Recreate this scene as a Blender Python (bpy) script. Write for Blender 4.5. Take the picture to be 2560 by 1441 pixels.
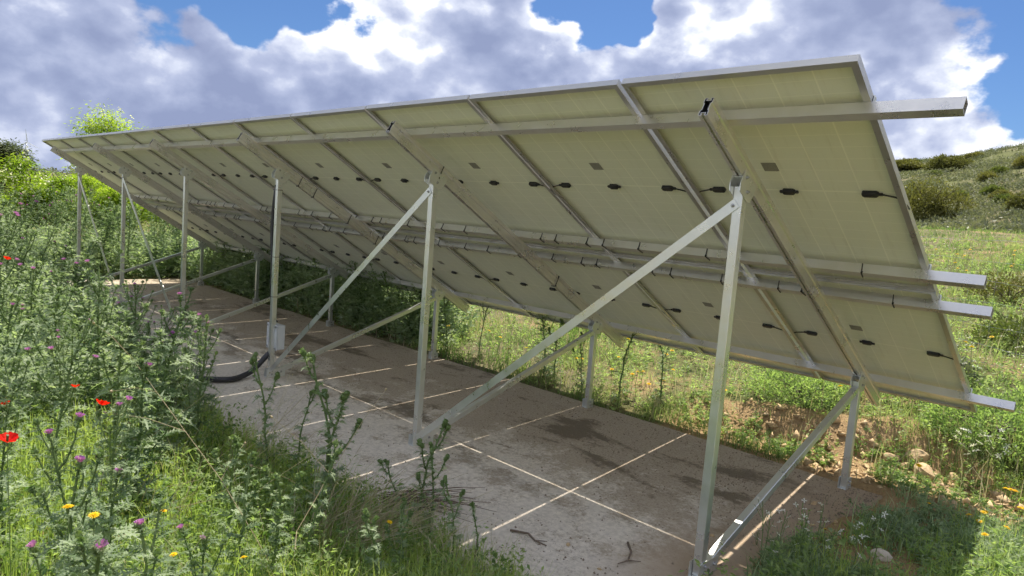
import bpy, math, random
import numpy as np
from mathutils import Vector, Matrix

for o in list(bpy.data.objects): bpy.data.objects.remove(o)
SC = bpy.context.scene
COL = SC.collection
rng = np.random.default_rng(7)
random.seed(7)

# ------------------------------------------------------------------ camera
CAM = np.array([1.0487, -2.891, 1.8255])
cam = bpy.data.cameras.new('camera'); camo = bpy.data.objects.new('camera', cam); COL.objects.link(camo)
R_, U_, F_ = (0.70533, 0.70447, 0.07893), (-0.12561, 0.01463, 0.99197), (-0.69766, 0.70958, -0.09881)
camo.matrix_world = Matrix(((R_[0], U_[0], -F_[0], CAM[0]), (R_[1], U_[1], -F_[1], CAM[1]), (R_[2], U_[2], -F_[2], CAM[2]), (0, 0, 0, 1)))
cam.sensor_fit = 'HORIZONTAL'; cam.sensor_width = 36; cam.lens = 36 * 1730.18 / 2560
cam.clip_start = 0.05; cam.clip_end = 12000
SC.camera = camo

# ------------------------------------------------------------------ sun, sky, exposure
SUND = Vector((-0.308, 0.55, 1.0)).normalized()          # towards the sun
sl = bpy.data.lights.new('sun', 'SUN'); sl.energy = 3.2; sl.angle = math.radians(0.53); sl.color = (1.0, 0.93, 0.82)
so = bpy.data.objects.new('sun', sl); COL.objects.link(so)
so.rotation_euler = SUND.to_track_quat('Z', 'Y').to_euler()
SC.view_settings.view_transform = 'Standard'; SC.view_settings.look = 'None'
SC.view_settings.exposure = 1.42; SC.view_settings.gamma = 1.0
try: SC.view_settings.use_curve_mapping = False
except Exception: pass
SC.render.engine = 'CYCLES'
SC.cycles.max_bounces = 7; SC.cycles.diffuse_bounces = 4; SC.cycles.transmission_bounces = 4; SC.cycles.transparent_max_bounces = 8
SC.cycles.sample_clamp_indirect = 6.0
SC.cycles.use_adaptive_sampling = True; SC.cycles.adaptive_threshold = 0.02; SC.cycles.adaptive_min_samples = 16

class NT:
    """small helper round a node tree"""
    def __init__(s, nt): s.nt = nt; s.n = nt.nodes; s.l = nt.links
    def new(s, t, **k):
        n = s.n.new(t)
        for a, b in k.items(): setattr(n, a, b)
        return n
    def link(s, a, b): s.l.new(a, b)
    def val(s, sock, v):
        if hasattr(v, 'is_output') or isinstance(v, bpy.types.NodeSocket): s.l.new(v, sock)
        else: sock.default_value = v
    def math(s, op, a, b=None, c=None, clamp=False):
        n = s.new('ShaderNodeMath', operation=op); n.use_clamp = clamp
        s.val(n.inputs[0], a)
        if b is not None: s.val(n.inputs[1], b)
        if c is not None: s.val(n.inputs[2], c)
        return n.outputs[0]
    def vmath(s, op, a, b=None):
        n = s.new('ShaderNodeVectorMath', operation=op); s.val(n.inputs[0], a)
        if b is not None: s.val(n.inputs[1], b)
        return n.outputs['Value'] if op in ('DOT_PRODUCT', 'LENGTH', 'DISTANCE') else n.outputs[0]
    def smooth(s, v, a, b, lo=0.0, hi=1.0):
        n = s.new('ShaderNodeMapRange'); n.interpolation_type = 'SMOOTHSTEP'
        s.val(n.inputs[0], v); n.inputs[1].default_value = a; n.inputs[2].default_value = b
        n.inputs[3].default_value = lo; n.inputs[4].default_value = hi
        return n.outputs[0]
    def noise(s, vec, scale, detail=4, rough=.5, dist=0.0, w=None):
        n = s.new('ShaderNodeTexNoise')
        if vec is not None: s.l.new(vec, n.inputs['Vector'])
        n.inputs['Scale'].default_value = scale; n.inputs['Detail'].default_value = detail
        n.inputs['Roughness'].default_value = rough; n.inputs['Distortion'].default_value = dist
        return n.outputs['Fac']
    def mix(s, f, a, b):
        n = s.new('ShaderNodeMix'); n.data_type = 'RGBA'
        s.val(n.inputs[0], f)
        for k, v in ((6, a), (7, b)):
            if isinstance(v, tuple) and len(v) == 3: v = (*v, 1)
            s.val(n.inputs[k], v)
        return n.outputs[2]
    def ramp(s, f, stops):
        n = s.new('ShaderNodeValToRGB'); cr = n.color_ramp
        while len(cr.elements) < len(stops): cr.elements.new(.5)
        for e, (p, c) in zip(cr.elements, stops): e.position = p; e.color = (*c, 1)
        s.l.new(f, n.inputs[0]); return n.outputs[0]

w = bpy.data.worlds.new('World'); SC.world = w; w.use_nodes = True
t = NT(w.node_tree); t.n.clear()
wout = t.new('ShaderNodeOutputWorld'); bg = t.new('ShaderNodeBackground'); bg2 = t.new('ShaderNodeBackground'); mx = t.new('ShaderNodeMixShader')
sky = t.new('ShaderNodeTexSky'); sky.sky_type = 'NISHITA'; sky.sun_disc = False
sky.sun_elevation = math.asin(SUND.z); sky.sun_rotation = math.atan2(SUND.x, SUND.y)
sky.altitude = 400; sky.air_density = 1.0; sky.dust_density = 0.6; sky.ozone_density = 1.6
hs = t.new('ShaderNodeMix'); hs.data_type = 'RGBA'; hs.blend_type = 'MULTIPLY'; hs.inputs[0].default_value = 1; t.link(sky.outputs[0], hs.inputs[6]); hs.inputs[7].default_value = (.56, .78, 1.10, 1); t.link(hs.outputs[2], bg.inputs[0]); bg.inputs[1].default_value = 0.034
w.cycles.sampling_method = 'MANUAL'; w.cycles.sample_map_resolution = 512
tc = t.new('ShaderNodeTexCoord'); D = tc.outputs['Generated']
mp = t.new('ShaderNodeMapping'); mp.inputs['Scale'].default_value = (1, 1, 1.45); t.link(D, mp.inputs[0]); Q = mp.outputs[0]
# cumulus: billowy noise over the whole dome, heaped up into banks
SUP = Vector((SUND.x, SUND.y, SUND.z * 1.45))
def fld(off, det, bdet):
    v_ = t.vmath('ADD', Q, tuple(SUP * off)) if off else Q
    n_ = t.noise(v_, 3.3, det, .60)
    v = t.new('ShaderNodeTexVoronoi'); v.feature = 'F1'; v.normalize = True; t.link(v_, v.inputs['Vector'])
    v.inputs['Scale'].default_value = 8.0; v.inputs['Detail'].default_value = bdet; v.inputs['Roughness'].default_value = .6; v.inputs['Lacunarity'].default_value = 2.2
    return t.math('SUBTRACT', t.math('ADD', n_, .085), t.math('MULTIPLY', v.outputs['Distance'], .20)), v.outputs['Distance']
d1, b1 = fld(0, 7, 2.0); d2, b2 = fld(.03, 4, 1.0)
d3 = t.noise(t.vmath('ADD', Q, tuple(SUP * .12)), 3.3, 2, .5)
big = t.noise(Q, 1.9, 1, .5)
dens = t.math('ADD', d1, t.math('MULTIPLY', t.math('SUBTRACT', big, .5), .55))
# (direction, inner radius, outer radius, amount): cloud banks and the clear holes between them
BANKS = [((-0.915, 0.33, 0.235), .0, .16, -.24), ((-0.875, 0.43, 0.225), .0, .12, -.20), ((-0.82, 0.45, 0.36), .05, .25, -.15),
         ((-0.615, 0.735, 0.30), .0, .10, -.26), ((-0.60, 0.73, 0.34), .0, .14, -.18), ((-0.17, 0.95, 0.29), .0, .17, -.28), ((-0.2028, 0.9684, 0.1453), .0, .09, -.10),
         ((-0.7666, 0.604, 0.2181), .0, .26, .20), ((-0.9612, 0.2451, 0.127), .1, .3, .14), ((-0.52, 0.815, 0.2483), .0, .13, .16),
         ((-0.2684, 0.9338, 0.2266), .0, .11, .17), ((-0.4153, 0.8799, 0.2007), .03, .16, .14), ((-.98, .15, .22), .05, .2, .1), ((-.33, .94, .10), .03, .16, .03)]
wn = t.new('ShaderNodeTexNoise'); t.link(Q, wn.inputs['Vector']); wn.inputs['Scale'].default_value = 9; wn.inputs['Detail'].default_value = 2.5; wn.inputs['Roughness'].default_value = .6
sc_ = t.new('ShaderNodeVectorMath', operation='SCALE'); t.link(t.vmath('SUBTRACT', wn.outputs['Color'], (.5, .5, .5)), sc_.inputs[0]); sc_.inputs['Scale'].default_value = .22
DW = t.vmath('NORMALIZE', t.vmath('ADD', D, sc_.outputs[0]))
for c, ri, ro_, a in BANKS:
    dt = t.vmath('DOT_PRODUCT', DW, tuple(Vector(c).normalized()))
    dens = t.math('ADD', dens, t.smooth(dt, math.cos(ro_), math.cos(ri), 0.0, a))
mask = t.smooth(dens, .385, .46)
thick = t.smooth(dens, .42, .80)
lit = t.math('ADD', t.math('MULTIPLY', t.math('SUBTRACT', d1, d2), 4.2), .56)
lit = t.math('SUBTRACT', lit, t.math('MULTIPLY', t.math('SUBTRACT', d3, .5), .8))
lit = t.math('SUBTRACT', lit, t.math('MULTIPLY', thick, .34))
# unseen clouds away from the sun, whitened like sunlit faces to fill the shade
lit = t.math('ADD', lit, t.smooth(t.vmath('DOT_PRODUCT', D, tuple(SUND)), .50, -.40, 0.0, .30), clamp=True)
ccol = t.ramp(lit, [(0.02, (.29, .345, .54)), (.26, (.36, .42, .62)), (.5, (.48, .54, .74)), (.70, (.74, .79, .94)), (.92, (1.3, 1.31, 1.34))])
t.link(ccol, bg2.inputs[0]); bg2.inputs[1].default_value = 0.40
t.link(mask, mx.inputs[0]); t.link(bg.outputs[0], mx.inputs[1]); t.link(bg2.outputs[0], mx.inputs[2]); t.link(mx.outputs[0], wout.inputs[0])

# ------------------------------------------------------------------ materials
def principled(name):
    m = bpy.data.materials.new(name); m.use_nodes = True
    k = NT(m.node_tree); b = k.n['Principled BSDF']
    return m, k, b
def m_plain(name, col, rough=.6, metal=0.0, var=.12, scale=12.0, bump=0.0, bscale=60.0, coords='Object', rvar=0.0):
    m, k, b = principled(name)
    tcn = k.new('ShaderNodeTexCoord'); v = tcn.outputs[coords]
    n = k.noise(v, scale, 5, .6)
    c = k.mix(n, tuple(x * (1 - var) for x in col), tuple(min(1, x * (1 + var)) for x in col))
    k.link(c, b.inputs['Base Color']); b.inputs['Roughness'].default_value = rough; b.inputs['Metallic'].default_value = metal
    if rvar: k.link(k.smooth(n, .3, .7, rough - rvar, rough + rvar), b.inputs['Roughness'])
    if bump:
        bn = k.new('ShaderNodeBump'); bn.inputs['Strength'].default_value = bump; bn.inputs['Distance'].default_value = .01
        k.link(k.noise(v, bscale, 6, .6), bn.inputs['Height']); k.link(bn.outputs[0], b.inputs['Normal'])
    return m
def m_leaf(name, a, b_, trans=.45, rough=.55, attr='tint', spec=.25):
    """thin leaf: reflects and lets light through; colour runs from a to b with the per-leaf attribute"""
    m, k, b = principled(name)
    at = k.new('ShaderNodeAttribute'); at.attribute_name = attr
    oi = k.new('ShaderNodeObjectInfo')
    f = k.math('ADD', at.outputs['Fac'], k.math('MULTIPLY', k.math('SUBTRACT', oi.outputs['Random'], .5), .5), clamp=True)
    c = k.mix(f, a, b_)
    k.link(c, b.inputs['Base Color']); b.inputs['Roughness'].default_value = rough
    b.inputs['Specular IOR Level'].default_value = spec
    tr = k.new('ShaderNodeBsdfTranslucent')
    tc_ = k.mix(f, tuple(min(1, x * y) for x, y in zip(a, (1.4, 1.6, .85))), tuple(min(1, x * y) for x, y in zip(b_, (1.4, 1.5, .85))))
    k.link(tc_, tr.inputs[0])
    ms = k.new('ShaderNodeMixShader'); ms.inputs[0].default_value = trans
    k.link(b.outputs[0], ms.inputs[1]); k.link(tr.outputs[0], ms.inputs[2]); k.link(ms.outputs[0], k.n['Material Output'].inputs[0])
    return m

def m_metal(name, col=(.72, .72, .70), rough=.38, streak=.35, tint=None):
    m, k, b = principled(name)
    tcn = k.new('ShaderNodeTexCoord'); v = tcn.outputs['Object']
    mp_ = k.new('ShaderNodeMapping'); k.link(v, mp_.inputs[0]); mp_.inputs['Scale'].default_value = (3, 3, 3)
    n = k.noise(mp_.outputs[0], 2.2, 6, .65); n2_ = k.noise(v, 55, 4, .7)
    c = k.mix(n, tuple(x * .80 for x in col), col)
    d = k.smooth(n2_, .58, .75)
    c = k.mix(k.math('MULTIPLY', d, streak), c, (.30, .27, .22))
    k.link(c, b.inputs['Base Color']); b.inputs['Metallic'].default_value = .82
    k.link(k.smooth(n, .25, .75, rough - .1, rough + .16), b.inputs['Roughness'])
    bn = k.new('ShaderNodeBump'); bn.inputs['Strength'].default_value = .03; bn.inputs['Distance'].default_value = .002
    k.link(n2_, bn.inputs['Height']); k.link(bn.outputs[0], b.inputs['Normal'])
    return m
M = {}
M['alu'] = m_metal('galvanised_aluminium', (.85, .83, .785), .31, .08)
M['alu_leg'] = m_metal('mill_aluminium', (.86, .875, .85), .31, .10)
M['frame'] = m_metal('anodised_frame', (.62, .61, .575), .33, .05)
M['black'] = m_plain('black_plastic_and_hollow_shade', (.018, .018, .019), .45, var=.3)  # plastic parts; also paints the shade inside the rafter ends
M['rubber'] = m_plain('black_conduit', (.03, .03, .034), .4, var=.2, bump=.2, bscale=90)
M['bolt'] = m_metal('zinc_bolt', (.50, .50, .50), .3, .2)
M['enclosure'] = m_plain('grey_enclosure', (.62, .64, .66), .45, var=.05)
M['glass'] = m_plain('dark_cell_glass', (.012, .016, .035), .12, var=.2)
M['sticker'] = m_plain('spec_sticker', (.27, .26, .23), .55, var=.35, scale=90)
M['white'] = m_plain('white_paint', (.70, .73, .76), .5, var=.04)

def m_backsheet():
    m, k, b = principled('panel_backsheet')
    tcn = k.new('ShaderNodeTexCoord'); v = tcn.outputs['Object']
    sp = k.new('ShaderNodeSeparateXYZ'); k.link(v, sp.inputs[0])
    def grid(sock, pitch, off, wd):
        a = k.math('ADD', sock, off); a = k.math('DIVIDE', a, pitch); fr = k.math('FRACT', a)
        d = k.math('ABSOLUTE', k.math('SUBTRACT', fr, .5)); d = k.math('MULTIPLY', k.math('SUBTRACT', .5, d), pitch)
        return k.smooth(d, wd * .4, wd * 1.5, 1.0, 0.0)
    gx = grid(sp.outputs[0], 0.183, 0.567 + 0.183 * 6, .0036)
    gy = grid(sp.outputs[1], 0.0915, -0.9375 + .0915 * 30, .0028)
    mid = k.smooth(k.math('ABSOLUTE', k.math('SUBTRACT', sp.outputs[1], .9375)), .004, .008, 1, 0)
    g = k.math('MAXIMUM', k.math('MULTIPLY', gx, .85), k.math('MULTIPLY', gy, .5)); g = k.math('MAXIMUM', g, k.math('MULTIPLY', mid, .8))
    oi = k.new('ShaderNodeObjectInfo')
    n = k.noise(v, 3.0, 4, .6); f = k.noise(v, 420, 2, .5)
    base = k.mix(n, (.84, .855, .71), (.90, .91, .78))
    base = k.mix(k.math('MULTIPLY', oi.outputs['Random'], .35), base, (.85, .85, .74))
    base = k.mix(k.smooth(f, .4, .75, 0, .15), base, (.45, .43, .33))
    mpd = k.new('ShaderNodeMapping'); k.link(v, mpd.inputs[0]); mpd.inputs['Scale'].default_value = (9, .8, 1)
    base = k.mix(k.smooth(k.noise(mpd.outputs[0], 3.0, 5, .65), .52, .75, 0, .22), base, (.50, .46, .34))
    base = k.mix(.12, base, (.45, .47, .42))
    c = k.mix(k.math('MULTIPLY', g, .75), base, (.99, .985, .84))  # cell-gap grid, painted lighter for sunlight passing between the cells
    k.link(c, b.inputs['Base Color']); b.inputs['Roughness'].default_value = .5
    return m
M['backsheet'] = m_backsheet()

def m_concrete():
    m, k, b = principled('slab_concrete')
    tcn = k.new('ShaderNodeTexCoord'); v = tcn.outputs['Object']
    sp = k.new('ShaderNodeSeparateXYZ'); k.link(v, sp.inputs[0])
    a = k.noise(v, .9, 6, .62); f = k.noise(v, 26, 7, .7); g = k.noise(v, 150, 3, .6)
    mp_ = k.new('ShaderNodeMapping'); k.link(v, mp_.inputs[0]); mp_.inputs['Scale'].default_value = (.55, 1.6, 1)
    st = k.noise(mp_.outputs[0], 1.15, 5, .6, .6)
    base = k.mix(a, (.62, .54, .43), (.82, .745, .63))
    base = k.mix(k.smooth(f, .35, .7, 0, .45), base, (.33, .285, .23))
    # brown earth washed over the slab towards the low edge, damp algae stains
    lo = k.smooth(sp.outputs[1], .2, 1.9); b3 = k.noise(v, 3.1, 6, .66); gr = k.noise(v, 60, 4, .75)
    dirt = k.smooth(k.math('ADD', k.math('ADD', k.math('MULTIPLY', a, .45), k.math('MULTIPLY', b3, .55)), k.math('ADD', k.math('MULTIPLY', lo, .20), k.math('MULTIPLY', k.math('SUBTRACT', f, .5), .25))), .52, .64)
    base = k.mix(k.math('MULTIPLY', dirt, .82), base, (.40, .325, .235))
    grit = k.math('MULTIPLY', k.smooth(gr, .50, .62), k.smooth(k.math('ADD', b3, k.math('MULTIPLY', lo, .2)), .42, .62))
    base = k.mix(k.math('MULTIPLY', grit, .6), base, (.20, .155, .11))
    stain = k.math('MULTIPLY', k.smooth(k.math('ADD', st, k.math('ADD', k.math('MULTIPLY', k.math('SUBTRACT', b3, .5), .35), k.math('MULTIPLY', k.math('SUBTRACT', f, .5), .22))), .53, .63), k.smooth(sp.outputs[1], .25, 1.0))
    base = k.mix(k.math('MULTIPLY', stain, .80), base, (.135, .107, .070))
    right = k.smooth(k.math('ADD', sp.outputs[0], k.math('MULTIPLY', a, .9)), -.75, -.1)
    base = k.mix(right, base, (.37, .28, .19))
    base = k.mix(k.smooth(g, .66, .74, 0, .7), base, (.13, .10, .07))
    k.link(base, b.inputs['Base Color']); b.inputs['Roughness'].default_value = .9
    b.inputs['Specular IOR Level'].default_value = .2
    bn = k.new('ShaderNodeBump'); bn.inputs['Strength'].default_value = .55; bn.inputs['Distance'].default_value = .012
    k.link(k.math('ADD', k.math('MULTIPLY', f, .7), k.math('MULTIPLY', g, .35)), bn.inputs['Height']); k.link(bn.outputs[0], b.inputs['Normal'])
    return m
M['concrete'] = m_concrete()
def m_ground():
    m, k, b = principled('ground_soil')
    tcn = k.new('ShaderNodeTexCoord'); v = tcn.outputs['Object']
    at = k.new('ShaderNodeAttribute'); at.attribute_name = 'green'
    a = k.noise(v, 1.1, 6, .6); f = k.noise(v, 14, 8, .7); g = k.noise(v, 70, 5, .65); far = k.noise(v, .12, 7, .65)
    soil = k.mix(f, (.26, .165, .08), (.52, .37, .20)); soil = k.mix(k.smooth(g, .55, .72, 0, .5), soil, (.17, .115, .065))
    grn = k.mix(f, (.055, .075, .022), (.16, .165, .062)); grn = k.mix(k.smooth(far, .45, .62), grn, (.19, .165, .095))
    w_ = k.smooth(k.math('ADD', at.outputs['Fac'], k.math('MULTIPLY', k.math('SUBTRACT', a, .5), .9)), .35, .65)
    k.link(k.mix(w_, soil, grn), b.inputs['Base Color']); b.inputs['Roughness'].default_value = .95; b.inputs['Specular IOR Level'].default_value = .1
    bn = k.new('ShaderNodeBump'); bn.inputs['Strength'].default_value = .9; bn.inputs['Distance'].default_value = .04
    k.link(k.math('ADD', f, k.math('MULTIPLY', g, .5)), bn.inputs['Height']); k.link(bn.outputs[0], b.inputs['Normal'])
    return m
M['ground'] = m_ground()
M['rock'] = m_plain('ochre_rock', (.50, .36, .20), .9, var=.35, scale=9, bump=.8, bscale=26)
M['pale_rock'] = m_plain('pale_limestone', (.60, .52, .42), .9, var=.2, scale=9, bump=.7, bscale=30)
M['clod'] = m_plain('earth_crumb', (.24, .185, .13), .95, var=.4, scale=20)
M['twig'] = m_plain('dry_twig', (.17, .125, .09), .85, var=.35, scale=30)
M['straw'] = m_leaf('dry_straw', (.42, .34, .22), (.62, .55, .41), .25)
M['grass'] = m_leaf('meadow_grass', (.16, .26, .055), (.42, .50, .16), .55)
M['meadow'] = m_leaf('upland_grass', (.11, .175, .06), (.31, .355, .165), .5)
M['herb'] = m_leaf('weed_leaf', (.12, .20, .065), (.36, .44, .18), .52)
M['scrub'] = m_leaf('hill_scrub', (.08, .10, .06), (.23, .235, .15), .25)
M['th_stem'] = m_leaf('thistle_stem', (.09, .15, .05), (.21, .28, .11), .25)
M['th_leaf'] = m_leaf('thistle_leaf', (.13, .195, .10), (.41, .48, .32), .47)
M['purple'] = m_leaf('thistle_floret', (.36, .11, .40), (.60, .28, .62), .3)
M['red'] = m_leaf('poppy_petal', (.72, .012, .006), (.85, .035, .012), .4)
M['yellow'] = m_leaf('daisy_petal', (.80, .48, .012), (.88, .62, .02), .3)
M['petal_white'] = m_leaf('white_petal', (.74, .73, .72), (.86, .85, .82), .35)
M['bark'] = m_plain('tree_bark', (.13, .10, .075), .9, var=.4, scale=14, bump=.6)
M['robinia'] = m_leaf('locust_leaf', (.13, .21, .015), (.40, .50, .05), .55)
M['pine'] = m_leaf('pine_needles', (.035, .06, .022), (.12, .15, .06), .2)
M['blossom'] = m_leaf('locust_blossom', (.62, .62, .45), (.78, .77, .62), .4)
M['shrub_olive'] = m_leaf('olive_shrub_leaf', (.075, .085, .025), (.25, .235, .075), .3)
M['shrub_green'] = m_leaf('green_shrub_leaf', (.05, .08, .02), (.19, .22, .06), .3)
M['wire'] = m_metal('fence_wire', (.55, .56, .56), .4, .1)

# ------------------------------------------------------------------ mesh helpers
WM = {}
def link(name, mesh, parent=None, mw=None, label=None, cat=None, group=None, kind=None):
    o = bpy.data.objects.new(name, mesh); COL.objects.link(o)
    mw = mw if mw is not None else Matrix.Identity(4)
    WM[o] = mw
    if parent is not None:
        o.parent = parent; o.matrix_local = WM[parent].inverted() @ mw
    else: o.matrix_local = mw
    tag(o, label, cat, group, kind)
    return o
def tag(o, label=None, cat=None, group=None, kind=None):
    for k_, v_ in (('label', label), ('category', cat), ('group', group), ('kind', kind)):
        if v_ is not None: o[k_] = v_
def T(x=0, y=0, z=0): return Matrix.Translation((x, y, z))

class MB:
    def __init__(s): s.v = []; s.f = []; s.m = []; s.t = []
    def add(s, vs, fs, mi=0, tint=.5):
        b = len(s.v); s.v += [tuple(p) for p in vs]; s.t += [tint] * len(vs)
        for f in fs: s.f.append(tuple(b + i for i in f)); s.m.append(mi)
    def box(s, x0, x1, y0, y1, z0, z1, M_=None, mi=0):
        vs = [Vector((x, y, z)) for z in (z0, z1) for y in (y0, y1) for x in (x0, x1)]
        if M_ is not None: vs = [M_ @ p for p in vs]
        s.add(vs, [(0, 2, 3, 1), (4, 5, 7, 6), (0, 1, 5, 4), (2, 6, 7, 3), (0, 4, 6, 2), (1, 3, 7, 5)], mi)
    def tube(s, pts, rad, n=6, mi=0, tint=.5, cap=True):
        pts = [Vector(p) for p in pts]; rings = []
        vs = []; fs = []
        for i, p in enumerate(pts):
            a = pts[max(0, i - 1)]; b = pts[min(len(pts) - 1, i + 1)]; d = (b - a)
            d = d.normalized() if d.length > 1e-9 else Vector((0, 0, 1))
            u = d.orthogonal().normalized() if i == 0 else (u - d * u.dot(d)).normalized()
            v = d.cross(u); r = rad[i] if isinstance(rad, (list, tuple)) else rad
            vs += [p + (u * math.cos(2 * math.pi * k / n) + v * math.sin(2 * math.pi * k / n)) * r for k in range(n)]
        for i in range(len(pts) - 1):
            for k in range(n):
                a = i * n + k; b = i * n + (k + 1) % n; fs.append((a, b, b + n, a + n))
        if cap: fs.append(tuple(range(n - 1, -1, -1))); fs.append(tuple((len(pts) - 1) * n + k for k in range(n)))
        s.add(vs, fs, mi, tint)
    def mesh(s, name, mats, smooth=False, autosmooth=False):
        me = bpy.data.meshes.new(name); me.from_pydata(s.v, [], s.f)
        for m_ in (mats if isinstance(mats, (list, tuple)) else [mats]): me.materials.append(m_)
        me.polygons.foreach_set('material_index', s.m)
        if smooth: me.polygons.foreach_set('use_smooth', [True] * len(s.f))
        at = me.attributes.new('tint', 'FLOAT', 'POINT'); at.data.foreach_set('value', s.t)
        me.update(); return me

def tri_mesh(name, V, F, mats, tint=None, mi=None):
    """numpy mesh: V (n,3), F (m,3)"""
    me = bpy.data.meshes.new(name)
    me.vertices.add(len(V)); me.vertices.foreach_set('co', V.astype(np.float32).ravel())
    nl = F.size; me.loops.add(nl); me.loops.foreach_set('vertex_index', F.astype(np.int32).ravel())
    me.polygons.add(len(F)); me.polygons.foreach_set('loop_start', (np.arange(len(F)) * F.shape[1]).astype(np.int32))
    try: me.polygons.foreach_set('loop_total', np.full(len(F), F.shape[1], np.int32))
    except Exception: pass
    for m_ in (mats if isinstance(mats, (list, tuple)) else [mats]): me.materials.append(m_)
    if mi is not None: me.polygons.foreach_set('material_index', mi.astype(np.int32))
    at = me.attributes.new('tint', 'FLOAT', 'POINT'); at.data.foreach_set('value', (tint if tint is not None else np.full(len(V), .5)).astype(np.float32))
    me.update(calc_edges=True); me.validate()
    return me

# ------------------------------------------------------------------ terrain
LAT = rng.random((256, 256))
def vn(x, y):
    xi = np.floor(x).astype(int); yi = np.floor(y).astype(int); fx = x - xi; fy = y - yi
    fx = fx * fx * (3 - 2 * fx); fy = fy * fy * (3 - 2 * fy)
    g = lambda i, j: LAT[i % 256, j % 256]
    return (g(xi, yi) * (1 - fx) + g(xi + 1, yi) * fx) * (1 - fy) + (g(xi, yi + 1) * (1 - fx) + g(xi + 1, yi + 1) * fx) * fy
def fbm(x, y, o=4):
    s = 0; a = 1.; n = 0.
    for i in range(o): s = s + a * vn(x * 2 ** i + 17 * i, y * 2 ** i + 31 * i); n += a; a *= .5
    return s / n
def ss(a, b, x): u = np.clip((x - a) / (b - a), 0, 1); return u * u * (3 - 2 * u)
AZ = np.array([-180, -110, -95, -81, -70, -55, -30, -13, -8, 15, 60, 110, 180.]); EL = np.array([.02, .012, .012, .010, .02, .035, .075, .104, .126, .135, .08, .02, .02])
SX0, SX1, SY0, SY1 = -14.25, -0.22, -0.62, 2.74
def near_edge(x): return -.50 + .22 * (vn(x * .9 + 5, x * 0 + 3.3) - .5) + .10 * (vn(x * 3.1 + 9, x * 0 + 8.1) - .5)
def terr(x, y):
    x = np.asarray(x, float); y = np.asarray(y, float)
    r = np.hypot(x - 1, y + 3); az = np.degrees(np.arctan2(x - 1, y + 3))
    z = .065 * np.clip(-.7 - y, 0, 4)
    yy = np.clip(y - 2.9, 0, 30); sl_ = .04 + .062 * ss(-16, -3, x + .15 * yy)
    yb = 3.30 + .30 * ss(-1.6, .2, x) + .25 * (vn(x * 2.3, y * 0 + 1) - .5)
    bank = .24 * ss(-3.0, -1.5, x) * ss(yb - .15, yb + .38, y)
    z = z + np.where(yy < 28, yy, 28) * sl_ + bank
    z = z + .06 * (fbm(x * .8, y * .8) - .5) * ss(0, .6, np.maximum(np.maximum(SX0 - x, x - SX1), np.maximum(SY0 - y, y - SY1)))
    z = z + .16 * (fbm(x * 3.1, y * 3.1, 4) - .5) * ss(2.8, 3.3, y) * ss(-3, -1.6, x) * ss(6, 4.5, y)
    E_ = np.interp(az, AZ, EL)
    w_ = ss(36, 150, r); z = z * (1 - w_) + (E_ * 150 + 1.8) * w_
    z = z + 2.4 * (fbm(x * .05 + 40, y * .05 + 11) - .5) * ss(45, 120, r)
    z = z + .013 * np.clip(r - 300, 0, 2700)
    ins = ss(-.05, .05, np.minimum(np.minimum(x - SX0, SX1 - .20 - .34 * (fbm(x * 1.7 + 3, y * 1.7, 3) - .42) - x), np.minimum(y - SY0, SY1 - .03 - .14 * (fbm(x * 1.3 + 9, y * 1.3, 3) - .35) - y)))
    z = z + .045 * ss(-1.0, -.3, x) * ss(-.6, -.2, y) * ss(3.3, 2.9, y)
    return z * (1 - ins) - .07 * ins - .012
def terr1(x, y): return float(terr(np.array([x]), np.array([y]))[0])

nr, na = 250, 420
rad = .25 * (9000 / .25) ** (np.arange(nr) / (nr - 1))
ang = np.linspace(0, 2 * np.pi, na, endpoint=False)
cx0, cy0 = -1.2, 2.0
X = cx0 + rad[:, None] * np.cos(ang); Y = cy0 + rad[:, None] * np.sin(ang)
X = np.concatenate([[cx0], X.ravel()]); Y = np.concatenate([[cy0], Y.ravel()]); Z = terr(X, Y)
i, j = np.meshgrid(np.arange(nr - 1), np.arange(na), indexing='ij'); a = 1 + i * na + j; b = 1 + i * na + (j + 1) % na
F = np.concatenate([np.stack([a, b, b + na], -1).reshape(-1, 3), np.stack([a, b + na, a + na], -1).reshape(-1, 3), np.stack([np.zeros(na, int), 1 + (np.arange(na) + 1) % na, 1 + np.arange(na)], -1)])
F = F[:, ::-1]
me = tri_mesh('ground', np.stack([X, Y, Z], -1), F, M['ground'])
def greenness(x, y):
    g = .62 + .5 * (fbm(x * .35 + 3, y * .35 + 9) - .5) + 0 * x
    g = g - 1.2 * ss(-2.7, -1.6, x) * ss(2.4, 2.8, y) * ss(3.80 + .5 * (vn(x * 2, y * 0) - .5), 3.45, y) * ss(.9, .3, x)   # cut bank of bare earth
    g = g - .55 * ss(-.9, -.2, x) * ss(-.2, .3, y) * ss(3.2, 2.6, y)
    g = g + .35 * ss(30, 60, np.hypot(x, y))
    return np.clip(g, 0, 1)
gat = me.attributes.new('green', 'FLOAT', 'POINT'); gat.data.foreach_set('value', greenness(X, Y).astype(np.float32))
me.polygons.foreach_set('use_smooth', [True] * len(me.polygons))
link('ground', me, kind='structure')

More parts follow.
